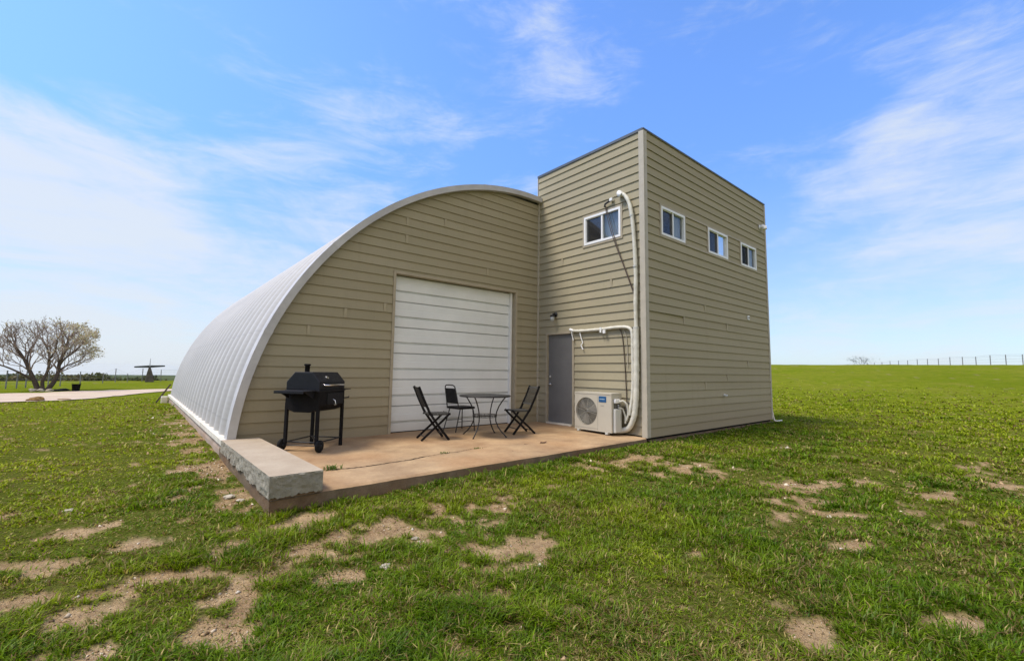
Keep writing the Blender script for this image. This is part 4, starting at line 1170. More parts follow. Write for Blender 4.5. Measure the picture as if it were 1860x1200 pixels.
# ------------------------------------------------------------------ outdoor air-conditioning unit (front = -x)
M['ac_fan'] = paint('ac_fan', (.20, .19, .165), .6, 0, .2, 6)
def ac_unit():
    g = empty('air_conditioner', (-.45, -2.04, -.006), 0, 'beige outdoor air conditioning unit with round fan grille and blue badge by the tower corner', 'air conditioner')
    y0, y1 = -.50, .44         # right end, left end (towards the door)
    z0, z1 = .045, .80; D = .32
    bd = MB()
    fy, fz, fr_ = .125, .425, .272
    # front panel with a round opening
    n = 48; ring = [(0, fy + math.cos(i / n * 2 * math.pi) * fr_, fz + math.sin(i / n * 2 * math.pi) * fr_) for i in range(n)]
    bd.add([(0.0, y, z) for y, z in ((y0, z0), (-.165, z0), (-.165, z1 - .028), (y0, z1 - .028))], [(0, 1, 2, 3)])
    a, b, c, d = -.165, y1, z0, z1 - .028
    out = []
    for i in range(n):
        t = i / n * 2 * math.pi; cx, cz = math.cos(t), math.sin(t)
        sx = (b - fy) / cx if cx > 1e-6 else ((a - fy) / cx if cx < -1e-6 else 1e9); sz = (d - fz) / cz if cz > 1e-6 else ((c - fz) / cz if cz < -1e-6 else 1e9)
        s = min(sx, sz); out.append((0, fy + cx * s, fz + cz * s))
    ci = {}
    for (yy, zz) in ((b, d), (a, d), (a, c), (b, c)):
        tt = math.atan2(zz - fz, yy - fy) % (2 * math.pi); k = int(tt / (2 * math.pi) * n) % n; ci.setdefault(k, []).append((0, yy, zz))
    for i in range(n):
        j = (i + 1) % n; poly = [ring[i], out[i]] + ci.get(i, []) + [out[j], ring[j]]
        bd.add(poly, [tuple(range(len(poly)))])
    bd.add([(0, y, z) for _, y, z in ring] + [(.05, y, z) for _, y, z in ring], [(i, (i + 1) % n, n + (i + 1) % n, n + i) for i in range(n)])
    # shell
    bd.box((.002, y0, z1 - .027), (D, y1, z1)); bd.box((-.006, y0 - .004, z1 - .03), (D + .004, y1 + .004, z1 - .024))
    bd.add([(.0, y0, z0), (D, y0, z0), (D, y0, z1 - .03), (0, y0, z1 - .03)], [(0, 1, 2, 3)])
    bd.add([(.0, y1, z0), (D, y1, z0), (D, y1, z1 - .03), (0, y1, z1 - .03)], [(0, 1, 2, 3)])
    bd.add([(D, y0, z0), (D, y1, z0), (D, y1, z1 - .03), (D, y0, z1 - .03)], [(0, 1, 2, 3)])
    bd.add([(0, y0, z0), (D, y0, z0), (D, y1, z0), (0, y1, z0)], [(0, 1, 2, 3)])
    body = bd.build('casing', M['ac_body'], g)
    for zz in (.115,):
        rb = MB(); rb.box((-.004, -.165, zz - .022), (-.0005, y1 - .02, zz - .018)); rb.box((-.004, -.168, z0 + .02), (-.0005, -.163, z1 - .06)); rb.build('panel_seam', M['ac_grille'], g)
    dk = MB(); dk.add([(.048, y, z) for _, y, z in ring], [tuple(range(n))]); dk.build('coil', M['ac_dark'], g)
    fn = MB()
    for k in range(3):
        a0 = k * 2 * math.pi / 3 + .3; vs = []
        for i in range(7):
            a1 = a0 + i * .14
            for r in (.05, .25): vs.append((.040 - .012 * i / 6, fy + math.cos(a1) * r, fz + math.sin(a1) * r))
        fn.add(vs, [(2 * i, 2 * i + 2, 2 * i + 3, 2 * i + 1) for i in range(6)], True)
    fn.lathe([(0, .020), (.05, .022), (.05, .044)], (0, fy, fz), 'x', 20); fn.build('fan', M['ac_fan'], g)
    gr = MB()
    for r in np.linspace(.035, fr_, 12):
        gr.tube([(-.006 + (.004 if r > .25 else 0), fy + math.cos(i / 40 * 2 * math.pi) * r, fz + math.sin(i / 40 * 2 * math.pi) * r) for i in range(41)], .0028, 4, False)
    for k in range(8):
        a = k / 8 * 2 * math.pi + .2; gr.tube([(-.004, fy + math.cos(a) * .03, fz + math.sin(a) * .03), (-.004, fy + math.cos(a) * fr_, fz + math.sin(a) * fr_)], .003, 4, False)
    gr.build('fan_grille', M['ac_grille'], g)
    bg = MB(); bg.box((-.006, -.375, .622), (-.0005, -.195, .735)); bo = bg.build('badge', M['badge_blue'], g, .001)
    tx = MB(); yy = -.222
    for wd in (.016, .008, .013, .012, .014, .006, .014):      # small pale lettering
        tx.box((-.0085, yy, .672), (-.0065, yy - wd, .688)); yy -= wd + .006
    tx.build('lettering', M['badge_text'], bo)
    t2 = MB(); 
    for q, wd in ((-.24, .02), (-.268, .03), (-.305, .012)): t2.box((-.004, q, .548), (-.001, q - wd, .562))
    t2.build('nameplate', M['ac_grille'], g)
    for (x, y) in ((.03, y0 + .12), (.03, y1 - .10), (D - .03, y0 + .12), (D - .03, y1 - .10)):
        f = MB(); f.box((x - .04, y - .03, .006), (x + .03, y + .03, z0 - .001)); f.build('foot', M['ac_cover'], g, .004)
    vc = MB(); vc.box((.045, y0 - .062, z0 + .004), (.235, y0 - .001, .50)); vo = vc.build('valve_cover', M['ac_cover'], g, .012)
    st = MB(); st.box((.20, y0 - .065, .28), (.23, y0 - .0625, .42)); st.build('sticker', M['ac_grille'], vo)
    vb = MB(); vb.box((.06, y0 - .05, .61), (.21, y0 - .001, .69)); vb.build('wiring_cover', M['vinyl'], g, .012)
    vd = MB(); vd.box((.07, y0 - .02, .505), (.26, y0 - .001, .60)); vd.build('valve_recess', M['ac_dark'], g)
    vv = MB()
    for z in (.53, .57): vv.lathe([(.014, -.055), (.018, -.04), (.012, 0)], (.16, y0, z), 'y', 12)
    vv.build('service_valve', M['steel'], g)
    hs = MB(); hs.tube([(.18, y0 - .045, .64), (.24, y0 - .09, .655), (.30, y0 - .13, .60), (.325, y0 - .15, .48), (.335, y0 - .14, .38), (.31, y0 - .11, .27)], .022, 10); hs.build('hose', M['pipe_wrap'], g)
    hs = MB(); hs.tube([(.16, y0 - .03, .53), (.27, y0 - .06, .50), (.315, y0 - .09, .36), (.30, y0 - .10, .22)], .018, 10); hs.build('hose', M['pipe_wrap'], g)
ac_unit()

# ------------------------------------------------------------------ wrapped pipes and cables on the tower's side wall
def smooth(pts, k=6):
    P = [Vector(p) for p in pts]; out = []
    for i in range(len(P) - 1):
        p0, p1, p2, p3 = P[max(i - 1, 0)], P[i], P[i + 1], P[min(i + 2, len(P) - 1)]
        for j in range(k):
            t = j / k; out.append(.5 * ((2 * p1) + (-p0 + p2) * t + (2 * p0 - 5 * p1 + 4 * p2 - p3) * t * t + (-p0 + 3 * p1 - 3 * p2 + p3) * t ** 3))
    return out + [P[-1]]
rr = random.Random(9)
t = empty('wrapped_pipe', (-.07, -2.5, 0), 0, 'long white wrapped refrigerant pipe hanging down the tower side wall beside its corner', 'pipe')
t.location = (0, 0, 0)
pth = smooth([(-.07, -2.52, 4.86), (-.085, -2.62, 4.83), (-.085, -2.73, 4.64), (-.08, -2.80, 4.3), (-.075, -2.845, 3.7), (-.075, -2.865, 3.1), (-.08, -2.855, 2.5), (-.078, -2.86, 2.05)], 8)
a = MB(); a.tube(pth, [.038 + rr.uniform(-.003, .004) for _ in pth], 12); a.build('upper_pipe', M['pipe_wrap'], t)
pth = smooth([(-.085, -2.86, 2.08), (-.09, -2.865, 1.6), (-.09, -2.86, 1.1), (-.095, -2.845, .65), (-.10, -2.80, .34), (-.11, -2.70, .14), (-.14, -2.58, .075), (-.20, -2.50, .065)], 8)
a = MB(); a.tube(pth, [.053 + rr.uniform(-.004, .004) for _ in pth], 12); a.build('lower_pipe', M['pipe_wrap'], t)
a = MB(); a.tube([(.0, -2.50, 4.90), (-.09, -2.50, 4.90), (-.11, -2.52, 4.87), (-.10, -2.56, 4.84)], [.055, .06, .058, .05], 12); a.build('wall_cap', M['vinyl'], t)
for z, y in ((4.35, -2.79), (3.3, -2.86), (2.07, -2.86), (1.25, -2.86)):
    a = MB(); r0 = .045 if z > 2.08 else .059
    a.lathe([(r0, -.018), (r0, .018)], (-.08, y, z), 'z', 14); a.build('tape_band', M['ac_cover'], t)
t2 = empty('wrapped_pipe', (0, 0, 0), 0, 'white wrapped pipe running across above the door and bending down to the air conditioner', 'pipe')
pth = smooth([(-.055, -1.20, 2.115), (-.06, -1.45, 2.10), (-.06, -1.9, 2.10), (-.062, -2.35, 2.115), (-.065, -2.60, 2.105), (-.068, -2.72, 2.06), (-.07, -2.765, 1.95), (-.072, -2.772, 1.6), (-.075, -2.775, 1.1), (-.085, -2.755, .7), (-.10, -2.70, .38)], 8)
a = MB(); a.tube(pth, [.034 + rr.uniform(-.003, .003) for _ in pth], 10); a.build('pipe', M['pipe_wrap'], t2)
a = MB(); a.tube([(.0, -1.10, 2.15), (-.05, -1.11, 2.15), (-.06, -1.15, 2.135), (-.055, -1.20, 2.12)], [.028, .032, .034, .03], 10); a.build('wall_cap', M['vinyl'], t2)
a = MB(); a.box((-.10, -2.02, 2.03), (-.022, -1.98, 2.14)); a.box((-.10, -2.12, 2.01), (-.06, -2.06, 2.08)); a.build('pipe_clip', M['vinyl'], t2)
a = MB(); a.tube(smooth([(-.07, -1.17, 2.10), (-.075, -1.185, 2.02), (-.07, -1.205, 1.95), (-.07, -1.22, 1.90)]), [.010] * 18 + [.016], 6, True); a.build('loose_tape', M['vinyl'], t2)
a = MB(); a.tube(smooth([(-.06, -1.40, 2.07), (-.055, -1.44, 1.93), (-.045, -1.47, 1.84), (-.06, -1.44, 1.78), (-.055, -1.49, 1.69)]), .013, 6, True); a.build('loose_tape', M['vinyl'], t2)
jb = empty('junction_fitting', (0, 0, 0), 0, 'short dark pipe stub with a small white fitting above the side window', 'fitting')
a = MB(); a.tube([(-.06, -2.10, 4.72), (-.07, -2.12, 4.78), (-.07, -2.30, 4.83)], .020, 8); a.build('stub', M['black_metal'], jb)
a = MB(); a.box((-.10, -2.32, 4.80), (-.022, -2.25, 4.86)); a.build('fitting_box', M['vinyl'], jb, .004)
def cable(pts, r, mat, label):
    a = MB(); a.tube(smooth(pts, 6), r, 6); o = a.build('cable', mat); tag(o, label, 'cable', 'cables on the tower side wall')
cable([(-.04, -2.11, 4.74), (-.045, -2.14, 4.55), (-.045, -2.24, 4.2), (-.042, -2.36, 3.85), (-.04, -2.60, 3.25), (-.04, -2.79, 2.76)], .0075, M['bronze'], 'left of two thin dark cables crossing in front of the small side window')
cable([(-.05, -2.13, 4.73), (-.055, -2.20, 4.5), (-.052, -2.30, 4.15), (-.048, -2.40, 3.82), (-.045, -2.61, 3.27), (-.045, -2.80, 2.80)], .0075, M['bronze'], 'right of two thin dark cables crossing in front of the small side window')
cable([(-.035, -2.43, 2.09), (-.035, -2.50, 1.95), (-.035, -2.55, 1.5), (-.035, -2.58, 1.0), (-.04, -2.60, .6), (-.08, -2.60, .45)], .009, M['bronze'], 'brown cable hanging from the sloping pipe bend down behind the air conditioner')
cable([(-.035, -2.52, 2.09), (-.035, -2.60, 1.9), (-.035, -2.625, 1.6), (-.035, -2.63, 1.30)], .0075, M['trim_beige'], 'short pale cable end hanging below the pipe above the air conditioner')
cable([(-.035, -2.62, .62), (-.06, -2.70, .56), (-.07, -2.74, .40), (-.07, -2.71, .22), (-.09, -2.62, .12)], .012, M['cable'], 'thick black cable looping down to the patio beside the air conditioner')

# wall lamp over the door
wl = empty('wall_lamp', (-.02, -.62, 2.42), 0, 'small jelly jar wall lamp above the grey door', 'wall lamp')
a = MB(); a.lathe([(.055, .0), (.055, -.02), (.03, -.03)], (0, 0, .12), 'x', 16); a.tube([(-.03, 0, .12), (-.09, 0, .13), (-.11, 0, .10)], .018, 10); a.lathe([(.02, .11), (.055, .095), (.06, .06), (.055, .055)], (-.11, 0, 0), 'z', 16)
a.build('bracket', M['black_metal'], wl)
a = MB(); a.lathe([(.045, .056), (.048, .02), (.040, -.03), (.0, -.045)], (-.11, 0, 0), 'z', 16); a.build('glass_jar', M['lamp_glass'], wl)
# fittings on the tower front
sv = empty('hooded_vent', (5.72, YF - .02, 5.32), 0, 'round white hooded fixture high by the right corner of the tower front', 'vent')
a = MB(); a.lathe([(.07, .0), (.07, -.015), (.05, -.02)], (0, 0, .02), 'y', 16); a.build('flange', M['vinyl'], sv)
a = MB(); a.tube([(0, -.0, .02), (0, -.07, .03), (.01, -.12, .0), (.01, -.13, -.06)], [.05, .058, .062, .058], 14); a.build('hood', M['vinyl'], sv)
vt = empty('wall_vent', (4.72, YF - .02, 2.68), 0, 'small square white vent with a dark round hole on the tower front', 'vent')
a = MB(); a.box((-.055, -.02, -.055), (.055, .0, .055)); a.build('plate', M['vinyl'], vt, .004)
a = MB(); a.lathe([(.026, -.021), (.026, -.026), (.0, -.026)], (0, 0, 0), 'y', 14); a.build('opening', M['black_matte'], vt)
sp_ = empty('drain_spout', (3.22, YF - .02, .70), 0, 'short white pipe spout low on the tower front', 'spout')
a = MB(); a.lathe([(.03, 0), (.03, -.02)], (0, 0, 0), 'y', 12); a.build('collar', M['vinyl'], sp_)
a = MB(); a.tube([(0, 0, 0), (-.02, -.07, 0), (-.09, -.09, -.005)], .018, 8); a.build('nozzle', M['vinyl'], sp_)
a = MB(); a.tube(smooth([(6.14, -3.02, .25), (6.15, -3.06, -.02), (6.2, -3.10, -.08), (6.75, -3.05, -.10)]), .022, 8)
tag(a.build('drain_pipe', M['base_white']), 'thin whitish drain pipe lying on the grass at the tower right corner', 'pipe')
a = MB(); a.lathe([(0, -.01), (.012, 0), (.014, .010), (0, .012)], (0, 0, 0), 'z', 7)
lf = MB(); lf.add([(-.09, -.02, .004), (-.03, .02, .022), (.05, .03, .010), (.10, 0, .024), (.04, -.035, .006), (-.03, -.03, .016), (0, 0, .012)], [(0, 1, 6), (1, 2, 6), (2, 3, 6), (3, 4, 6), (4, 5, 6), (5, 0, 6)])
o = lf.build('dead_leaf', M['leaf_dead']); o.location = (-2.12, -2.37, -.013); tag(o, 'dark curled dead leaf lying on the patio in front of the folding chair', 'leaf')
for (x, y, s, lb) in ((-2.45, -2.30, .5, 'small brown leaf bit on the patio left of the larger dead leaf'), (-3.0, -2.62, .4, 'tiny brown leaf bit near the front edge of the patio')):
    c = o.copy(); COL.objects.link(c); c.location = (x, y, -.012 - .014 * (-y - 1.6) / 1.5); c.scale = (s, s, s); c.rotation_euler = (0, 0, x * 3); c['label'] = lb

# ------------------------------------------------------------------ plants made of leaf-like faces
def cards(name, C, N, size, col, mat, parent=None, aspect=2.2):
    """C centres, N unit directions, each a small bent leaf"""
    rng = np.random.RandomState(len(C)); n = len(C)
    d = rng.randn(n, 3); d -= (d * N).sum(1)[:, None] * N; d /= np.linalg.norm(d, axis=1)[:, None]
    s = (size * (.6 + .8 * rng.rand(n)))[:, None]
    a = C - N * s * .5; b = C + N * s * .5; w = d * s / aspect * .5
    V = np.stack([a, C + w, b, C - w], 1).reshape(-1, 3)
    loops = np.arange(n * 4); C4 = np.concatenate([np.repeat(col, 4, 0), np.ones((n * 4, 1))], 1)
    return np_mesh(name, V, loops, np.arange(n) * 4, mat, {'tint': ('FLOAT_COLOR', C4)}, parent=parent)

def yard_tree():
    base = Vector((-11.62, 30.5, float(ground_z(-11.62, 30.5)) - .03))
    g = empty('blossoming_tree', base, 0, 'low spreading multi trunk tree with bare twigs and pale blossom beyond the driveway', 'tree')
    rng = random.Random(12)
    tk = MB(); tw = MB(); tips = []
    # along, up, back  (across the view = mostly +x)
    def V3(x, z, y=0): return Vector((x + 11.62, y, z + .30))
    trunks = [[V3(-11.80, -.30), V3(-12.0, .25, .1), V3(-12.25, .85, .2), V3(-12.55, 1.55, .35), V3(-12.95, 2.25, .5)],
              [V3(-12.05, .30, .1), V3(-12.55, .75, -.3), V3(-13.2, 1.15, -.5), V3(-13.9, 1.4, -.8)],
              [V3(-11.60, -.30, -.1), V3(-11.66, .30, -.1), V3(-11.50, .85, -.15), V3(-11.46, 1.6, -.2), V3(-11.62, 2.3, -.2)],
              [V3(-11.48, -.30, .1), V3(-11.22, .2, .1), V3(-11.08, .75, .15), V3(-11.05, 1.45, .2), V3(-10.85, 2.2, .3), V3(-10.8, 2.8, .4)],
              [V3(-11.05, 1.2, .15), V3(-10.8, 1.65, -.3), V3(-10.4, 2.05, -.6), V3(-10.1, 2.5, -.8)],
              [V3(-11.1, .85, .15), V3(-10.85, 1.15, .5), V3(-10.5, 1.4, .9), V3(-10.15, 1.6, 1.2)],
              [V3(-12.4, 1.2, .3), V3(-12.5, 1.9, 1.0), V3(-12.3, 2.7, 1.6)], [V3(-11.5, 1.5, -.2), V3(-11.2, 2.1, -.9), V3(-11.1, 2.8, -1.4)]]
    radii = [.14, .07, .10, .13, .06, .06, .06, .055]
    def grow(p, d, r, ln, depth):
        n = 3; r = max(r, .0075); pts = [p]; dd = d.copy()
        for i in range(n):
            dd = (dd + Vector((rng.gauss(0, .16), rng.gauss(0, .16), rng.gauss(.07, .12)))).normalized()
            pts.append(pts[-1] + dd * ln / n)
        (tk if depth < 1 else tw).tube(pts, [r * (1 - .5 * i / n) for i in range(n + 1)], 5 if depth < 2 else 3, False)
        if depth >= 5:
            tips.append((pts[-1], dd)); tips.append((pts[2], dd)); return
        for k in range(rng.choice((2, 3, 3)) if depth < 3 else rng.choice((2, 3))):
            q = pts[rng.choice((1, 2, 3, 3))] if k else pts[-1]
            ax = Vector((rng.gauss(0, 1), rng.gauss(0, 1), rng.gauss(0, .5))).normalized()
            nd = (dd + ax * rng.uniform(.45, .95)).normalized(); nd.z = nd.z * .8 + .12
            e_ = Vector(((q.x + .1) / 2.9, q.y / 2.9, (q.z - 1.9) / 2.5))
            if e_.length > .85: ln_f = .45
            else: ln_f = 1.0
            grow(q, nd.normalized(), max(r * .62, .0075), ln * rng.uniform(.62, .82) * ln_f, depth + 1)
    for P, r in zip(trunks, radii):
        n = len(P); tk.tube(smooth(P, 4), [max(r * (1 - .62 * i / ((n - 1) * 4)), .02) for i in range((n - 1) * 4 + 1)], 8, False)
        for i in range(1 if n > 3 else 1, n):
            d = (P[i] - P[i - 1]).normalized(); m = 5 if i == n - 1 else (1 if i == 1 else 4)
            if P[i].z < 1.0: continue
            for _ in range(m):
                ax = Vector((rng.gauss(0, 1), rng.gauss(0, 1), rng.gauss(.2, .5))).normalized()
                grow(P[i], (d + ax * .75).normalized(), r * .32, rng.uniform(.65, .95), 1)
    tk.build('trunk', M['bark'], g)
    tw.build('twigs', M['twig'], g)
    rn = np.random.RandomState(5); T = np.array([t[0][:] for t in tips])
    k = 5; C = np.repeat(T, k, 0) + rn.randn(len(T) * k, 3) * .075
    # fuller blossom towards the lower right of the crown
    p = np.clip(.09 + .13 * (C[:, 0] - .2) - .04 * (C[:, 2] - 2.2), .03, .32); C = C[rn.rand(len(C)) < p]
    n = len(C); N = rn.randn(n, 3); N /= np.linalg.norm(N, axis=1)[:, None]
    pal = np.array([(.62, .52, .44), (.55, .45, .37), (.40, .31, .25), (.30, .32, .15), (.68, .60, .53)]); col = pal[rn.choice(5, n, p=[.3, .25, .15, .12, .18])] * (.7 + .4 * rn.rand(n, 1))
    cards('blossom', C, N, .07, col, M['foliage'], g, 1.2)
    print('tips', len(tips), 'blossom', n)
yard_tree()

def rock(name, loc, r, seed, label, cat='rock', group=None, squash=.5, mat='stone'):
    mb = bmesh.new(); bmesh.ops.create_icosphere(mb, subdivisions=3, radius=1)
    rg = np.random.RandomState(seed); A = rg.randn(6, 3)
    for v in mb.verts:
        c = v.co.normalized(); k = 1 + sum(.09 * math.sin(3 * c.dot(Vector(a)) + i) for i, a in enumerate(A)) + (float(vnoise(np.array([c.x * 4 + seed]), np.array([c.y * 4 + c.z * 3]))[0]) - .5) * .25
        v.co = Vector((c.x * k * r, c.y * k * r * .8, c.z * k * r * squash))
    me = bpy.data.meshes.new(name); mb.to_mesh(me); mb.free(); me.materials.append(M[mat])
    o = bpy.data.objects.new(name, me); COL.objects.link(o); o.location = loc; o.rotation_euler = (0, 0, seed)
    return tag(o, label, cat, group)
gz = lambda x, y: float(ground_z(x, y))
for x, y, r, lb in ((-6.66, -2.33, .055, 'larger flat whitish rock in the dirt left of the concrete ledge'), (-6.58, -2.52, .042, 'smaller whitish rock just in front of the flat one left of the ledge'),
                    (-7.88, -1.99, .055, 'lone pale rock in the grass far to the left of the ledge'), (-6.02, -4.75, .045, 'pale rock in the bare streak below the patio'),
                    (-5.6, -4.42, .03, 'small pale rock above the bare streak in front of the patio'), (6.22, -3.28, .06, 'whitish rock in the grass at the tower right corner')):
    rock('rock', (x, y, gz(x, y) + r * .05), r, int(abs(x * 100)) % 97, lb, 'rock', 'pale rocks in the yard', .34)
rs = np.random.RandomState(8)
# ring of stones under the tree
for k, (x, y, r, lb) in enumerate(((-11.95, 29.7, .17, 'leftmost grey stone at the foot of the blossoming tree'), (-11.62, 29.6, .20, 'middle grey stone at the foot of the blossoming tree'), (-11.25, 29.65, .16, 'rightmost grey stone at the foot of the blossoming tree'))):
    rock('stone', (x, y, gz(x, y) + .05), r, 20 + k, lb, 'stone', 'stones at the tree foot', .6)
for k, (x, y) in enumerate(((-11.0, 29.95), (-10.8, 30.1))):
    rock('dark_mulch_heap', (x, y, gz(x, y) + .02), .34, 40 + k, ('dark low heap of earth just right of the tree foot', 'dark low heap of earth between the tree and the black bucket')[k], 'heap', None, .28, 'black_matte')
rock('brown_heap', (-10.62, 19.2, gz(-10.62, 19.2) + .05), .42, 61, 'brown heap of dry weeds lying on the gravel driveway', 'heap', None, .32, 'leafmould')  if 'leafmould' in M else None
M['leafmould'] = paint('dry_weeds', (.20, .12, .04), .95, 0, .5, 12, .1, .6)
rock('brown_heap', (-10.62, 19.2, gz(-10.62, 19.2) + .05), .34, 61, 'brown heap of dry weeds lying on the gravel driveway', 'heap', None, .3, 'leafmould')
rock('dark_patch_heap', (-9.75, 19.7, gz(-9.75, 19.7) + .03), .30, 62, 'flat dull heap of dry weeds right of the brown heap on the driveway', 'heap', None, .12, 'leafmould')
bk = empty('bucket', (-10.15, 29.7, gz(-10.15, 29.7)), 0, 'black bucket standing right of the blossoming tree', 'bucket')
a = MB(); a.lathe([(.165, .0), (.20, .40), (.212, .405), (.212, .42), (.19, .42), (.155, .02), (0, .02)], (0, 0, 0), 'z', 24); a.build('body', M['black_matte'], bk)
a = MB(); a.tube(smooth([(-.205, 0, .38), (-.17, -.06, .47), (0, -.10, .52), (.17, -.06, .47), (.205, 0, .38)]), .008, 6); a.build('handle', M['black_metal'], bk)

# leaning brace and white block at the far end of the curved roof
a = MB(); z = gz(-6.84, 13.85)
a.add([(-6.86, 13.7, z), (-6.80, 13.7, z), (-6.80, 13.76, z), (-6.86, 13.76, z), (-6.44, 13.86, .52), (-6.38, 13.86, .52), (-6.38, 13.92, .52), (-6.44, 13.92, .52)], [(0, 3, 2, 1), (4, 5, 6, 7), (0, 1, 5, 4), (1, 2, 6, 5), (2, 3, 7, 6), (3, 0, 4, 7)])
tag(a.build('wooden_prop', M['bark']), 'dark wooden prop leaning against the far foot of the curved roof', 'prop')
a = MB(); a.box((-6.68, 13.55, gz(-6.6, 13.6) - .02), (-6.48, 13.80, .07)); tag(a.build('pale_block', M['base_white'], None, .02), 'pale block lying at the far foot of the curved roof', 'block')

# steel sculpture on the rise: a tapering pier carrying long blades
sx, sy = CX + 57 * .0192, CY + 57.0
sc = empty('t_shaped_sculpture', (sx, sy, gz(sx, sy) - .02), 0, 'distant T shaped monument with a tapering pier and two flat blades on the rise', 'monument')
a = MB(); vs = []
for z, w0, w1, d in ((0, -.28, .42, .35), (.55, -.24, .34, .28), (1.0, -.17, .22, .20), (1.45, -.08, .08, .10)):
    vs += [(w0, -d, z), (w1, -d, z), (w1, d, z), (w0, d, z)]
a.add(vs, [(4 * i + j, 4 * i + (j + 1) % 4, 4 * i + 4 + (j + 1) % 4, 4 * i + 4 + j) for i in range(3) for j in range(4)] + [(12, 13, 14, 15)]); a.build('pier', M['sculpt_stone'], sc)
for s, zt in ((-1, 1.45), (1, 1.58)):
    a = MB(); a.add([(s * .04, -.16, 1.42), (s * .04, .16, 1.42), (s * .04, .16, 1.66), (s * .04, -.16, 1.66), (s * 1.18, -.10, zt - .03), (s * 1.18, .10, zt - .03), (s * 1.18, .10, zt + .10), (s * 1.18, -.10, zt + .10)],
                    [(0, 1, 2, 3), (4, 7, 6, 5), (0, 4, 5, 1), (1, 5, 6, 2), (2, 6, 7, 3), (3, 7, 4, 0)]); a.build('blade', M['sculpt'], sc)
a = MB(); a.tube([(0, 0, 1.4), (0, 0, 2.35)], [.04, .012], 6); a.build('mast', M['sculpt'], sc)

# ------------------------------------------------------------------ fences
def fence(name, pts, hts, label, wires=(.25, .5, .75, .98), r=.035, wr=.006):
    g = empty(name, (pts[0][0], pts[0][1], gz(*pts[0])), 0, label, 'fence'); o0 = g.location.copy()
    for (x, y), h in zip(pts, hts):
        z = gz(x, y); a = MB(); dx = rs.randn() * .012
        a.tube([(x - o0.x, y - o0.y, z - .1 - o0.z), (x - o0.x + dx, y - o0.y, z + h - o0.z)], r, 6); a.build('post', M['post_steel'], g)
    for w in wires:
        a = MB(); P = [(x - o0.x, y - o0.y, gz(x, y) + h * w - o0.z) for (x, y), h in zip(pts, hts)]; a.tube(P, wr, 3); a.build('wire', M['wire'], g)
rp = [(CX + 65.993 + 1.42335 * k, CY + .961 + 1.14631 * k) for k in range(-14, 26)]
fence('wire_fence', rp, [1.08 + .05 * math.sin(k * 2.1) for k in range(len(rp))], 'wire fence of thin dark posts along the crest of the right hand field', wires=(.35, .6, .85, 1.0), r=.038, wr=.007)
lp = [(-17.5, 32.5), (-16.0, 33.1), (-14.8, 33.7), (-13.64, 34.11), (-13.25, 34.6), (-12.95, 35.35), (-12.2, 38.0), (-11.9, 41.5), (-11.0, 44.9), (-9.68, 47.05), (-8.87, 48.85), (-8.0, 49.5), (-6.9, 50.3), (-5.4, 51.2), (-3.0, 52.6), (0, 54.2)]
fence('wire_fence', lp, [1.2, 1.2, 1.2, 1.15, 1.1, 1.1, 1.15, 1.15, 1.1, .95, 1.3, .8, 1.3, 1.2, 1.2, 1.2], 'wire fence of thin dark posts running behind the blossoming tree', r=.038, wr=.006)

# bare bush on the crest to the right
def bare_bush():
    az = R_(80.1); D = 60.5; x, y = CX + D * math.sin(az), CY + D * math.cos(az)
    x, y = CX + 74 * math.sin(R_(78.5)), CY + 74 * math.cos(R_(78.5))
    g = empty('bare_bush', (x, y, gz(x, y)), 0, 'small bare branched bush on the crest of the right hand field', 'bush')
    rg = random.Random(3); mb = MB()
    def gr(p, d, r, l, dep):
        q = p + d * l; mb.tube([p, p.lerp(q, .5) + Vector((rg.gauss(0, .03), rg.gauss(0, .03), 0)), q], [r, r * .8, r * .6], 3, False)
        if dep == 0: return
        for _ in range(3):
            gr(q, (d + Vector((rg.gauss(0, .5), rg.gauss(0, .5), rg.gauss(.1, .3)))).normalized(), r * .6, l * .72, dep - 1)
    for _ in range(7): gr(Vector((rg.gauss(0, .35), rg.gauss(0, .35), -.1)), Vector((rg.gauss(0, .45), rg.gauss(0, .45), 1)).normalized(), .022, .62, 3)
    mb.build('branches', M['wood_seat'], g)
    rn = np.random.RandomState(2); C = rn.randn(260, 3) * np.array([.9, .9, .3]) + np.array([-.3, 0, .75]); N = rn.randn(260, 3); N /= np.linalg.norm(N, axis=1)[:, None]
    cards('leaves', C, N, .08, np.tile(np.array([[.16, .15, .08]]), (260, 1)), M['foliage'], g)
bare_bush()

# far scrub behind the left fence and the low blue ridges
def scrub():
    rn = np.random.RandomState(17); C = []; col = []
    for k in range(150):
        az = R_(rn.uniform(-24, 3.0)); D = rn.uniform(78, 135); x, y = CX + D * math.sin(az), CY + D * math.cos(az)
        if math.degrees(az) > -1.5 and rn.rand() < .55: continue
        R = rn.uniform(.8, 2.0); h = rn.uniform(.9, 1.75) * (1.0 if math.degrees(az) < -2 else .7); z = gz(x, y)
        n = 360; d = rn.randn(n, 3); d /= np.linalg.norm(d, axis=1)[:, None]; rad = (rn.rand(n) ** .4)[:, None]
        lump = 1 + .35 * np.sin(d[:, :1] * 5 + k) * np.cos(d[:, 1:2] * 4 + k)
        P = d * rad * lump * np.array([R, R, h * .55]) + np.array([x, y, z + h * .5]); C.append(P)
        base = np.array([(.075, .085, .03), (.10, .10, .045), (.055, .075, .025), (.13, .11, .06)][rn.randint(4)])
        col.append(base * (.6 + .8 * rn.rand(n, 1)))
    C = np.concatenate(C); col = np.concatenate(col); N = rn.randn(len(C), 3); N /= np.linalg.norm(N, axis=1)[:, None]
    o = cards('scrub', C, N, .34, col, M['foliage'], None, 1.5); tag(o, 'distant olive scrub growing beyond the left fence', 'scrub', kind='stuff')
scrub()
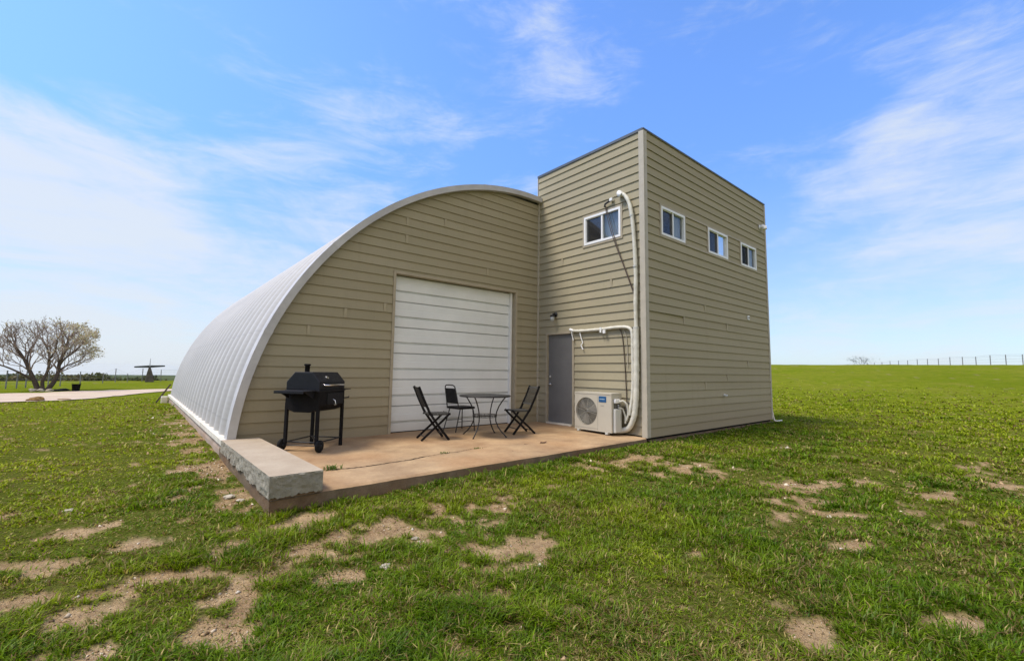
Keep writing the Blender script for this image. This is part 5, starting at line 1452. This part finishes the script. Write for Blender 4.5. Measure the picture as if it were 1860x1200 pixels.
def hills():
    m = Mat('wooded_ridge'); n = m.noise(.012, 6, .7, m.pos()); m.set(m.ramp(n, [(.3, (.035, .055, .03)), (.6, (.07, .09, .045)), (.8, (.14, .14, .08))]), .95, 0, .1); M['ridge'] = m.m
    V = []; F = []
    na = 260; prof = [(-400, 0), (-160, .5), (0, 1), (200, .7), (600, 0)]
    base = 0
    for D0, top, am in ((1000, -.0186, .0012), (2100, -.0146, .0010)):
        for i in range(na + 1):
            az = R_(-75 + 100 * i / na)
            e = top + am * (float(fbm(np.array([az * 9 + D0]), np.array([1.0]), 3, 4)[0]) - .5) * 2.2
            for dr_, k in prof:
                D = D0 + dr_; x, y = CX + D * math.sin(az), CY + D * math.cos(az); g0 = gz(x, y) - 4
                V.append((x, y, g0 + max(0, CZ + e * D0 - g0) * k))
        F += [(base + i * 5 + j, base + i * 5 + j + 1, base + (i + 1) * 5 + j + 1, base + (i + 1) * 5 + j) for i in range(na) for j in range(4)]
        base = len(V)
    me = bpy.data.meshes.new('hills'); me.from_pydata(V, [], F); me.materials.append(M['ridge']); o = bpy.data.objects.new('hills', me); COL.objects.link(o); tag(o, kind='structure')
hills()

# weeds in the slab crack
def weed(x, y, z, n, h, sp, label, name='weed'):
    rn = np.random.RandomState(int(abs(x) * 100)); V = []; F = []; col = []
    for i in range(n):
        a = rn.rand() * 6.28; l = h * (.6 + .6 * rn.rand()); ln = .5 + rn.rand() * .8; b = np.array([rn.randn() * sp, rn.randn() * sp * .5, 0]); w = np.array([-math.sin(a), math.cos(a), 0]) * .004
        d = np.array([math.cos(a), math.sin(a), 0]) * l * ln; k = len(V)
        V += [b - w, b + w, b + d * .4 + w + np.array([0, 0, l * .6]), b + d * .4 - w + np.array([0, 0, l * .6]), b + d + np.array([0, 0, l * .75])]
        F += [(k, k + 1, k + 2, k + 3), (k + 3, k + 2, k + 4)]; col += [np.array([.08, .14, .02]) * (.7 + .6 * rn.rand())] * 5
    V = np.array(V); loops = [i for f in F for i in f]; st = np.cumsum([0] + [len(f) for f in F[:-1]])
    o = np_mesh(name, V, loops, st, M['grass'], {'tint': ('FLOAT_COLOR', np.concatenate([np.array(col), np.ones((len(V), 1))], 1))}); o.location = (x, y, z)
    tag(o, label, 'weed')
weed(-5.62, -2.34, -.012, 70, .07, .045, 'small green weed tuft at the left end of the patio crack')
weed(-3.98, -2.22, -.01, 30, .03, .05, 'tiny flat weed growing in the middle of the patio crack')
weed(-3.35, -2.17, -.01, 26, .03, .04, 'tiny flat weed growing near the right end of the patio crack')

# ------------------------------------------------------------------ air
def haze():
    m = bpy.data.materials.new('haze_air'); m.use_nodes = True; t = m.node_tree
    for n in list(t.nodes): t.nodes.remove(n)
    o = t.nodes.new('ShaderNodeOutputMaterial'); v = t.nodes.new('ShaderNodeVolumePrincipled')
    v.inputs['Color'].default_value = (.93, .97, 1.0, 1); v.inputs['Density'].default_value = HAZE; v.inputs['Anisotropy'].default_value = .1
    t.links.new(v.outputs[0], o.inputs['Volume'])
    b = MB(); b.box((-3150, -3150, -75), (3150, 3150, 8.2)); tag(b.build('haze', m), kind='stuff')
HAZE = .00008
haze()
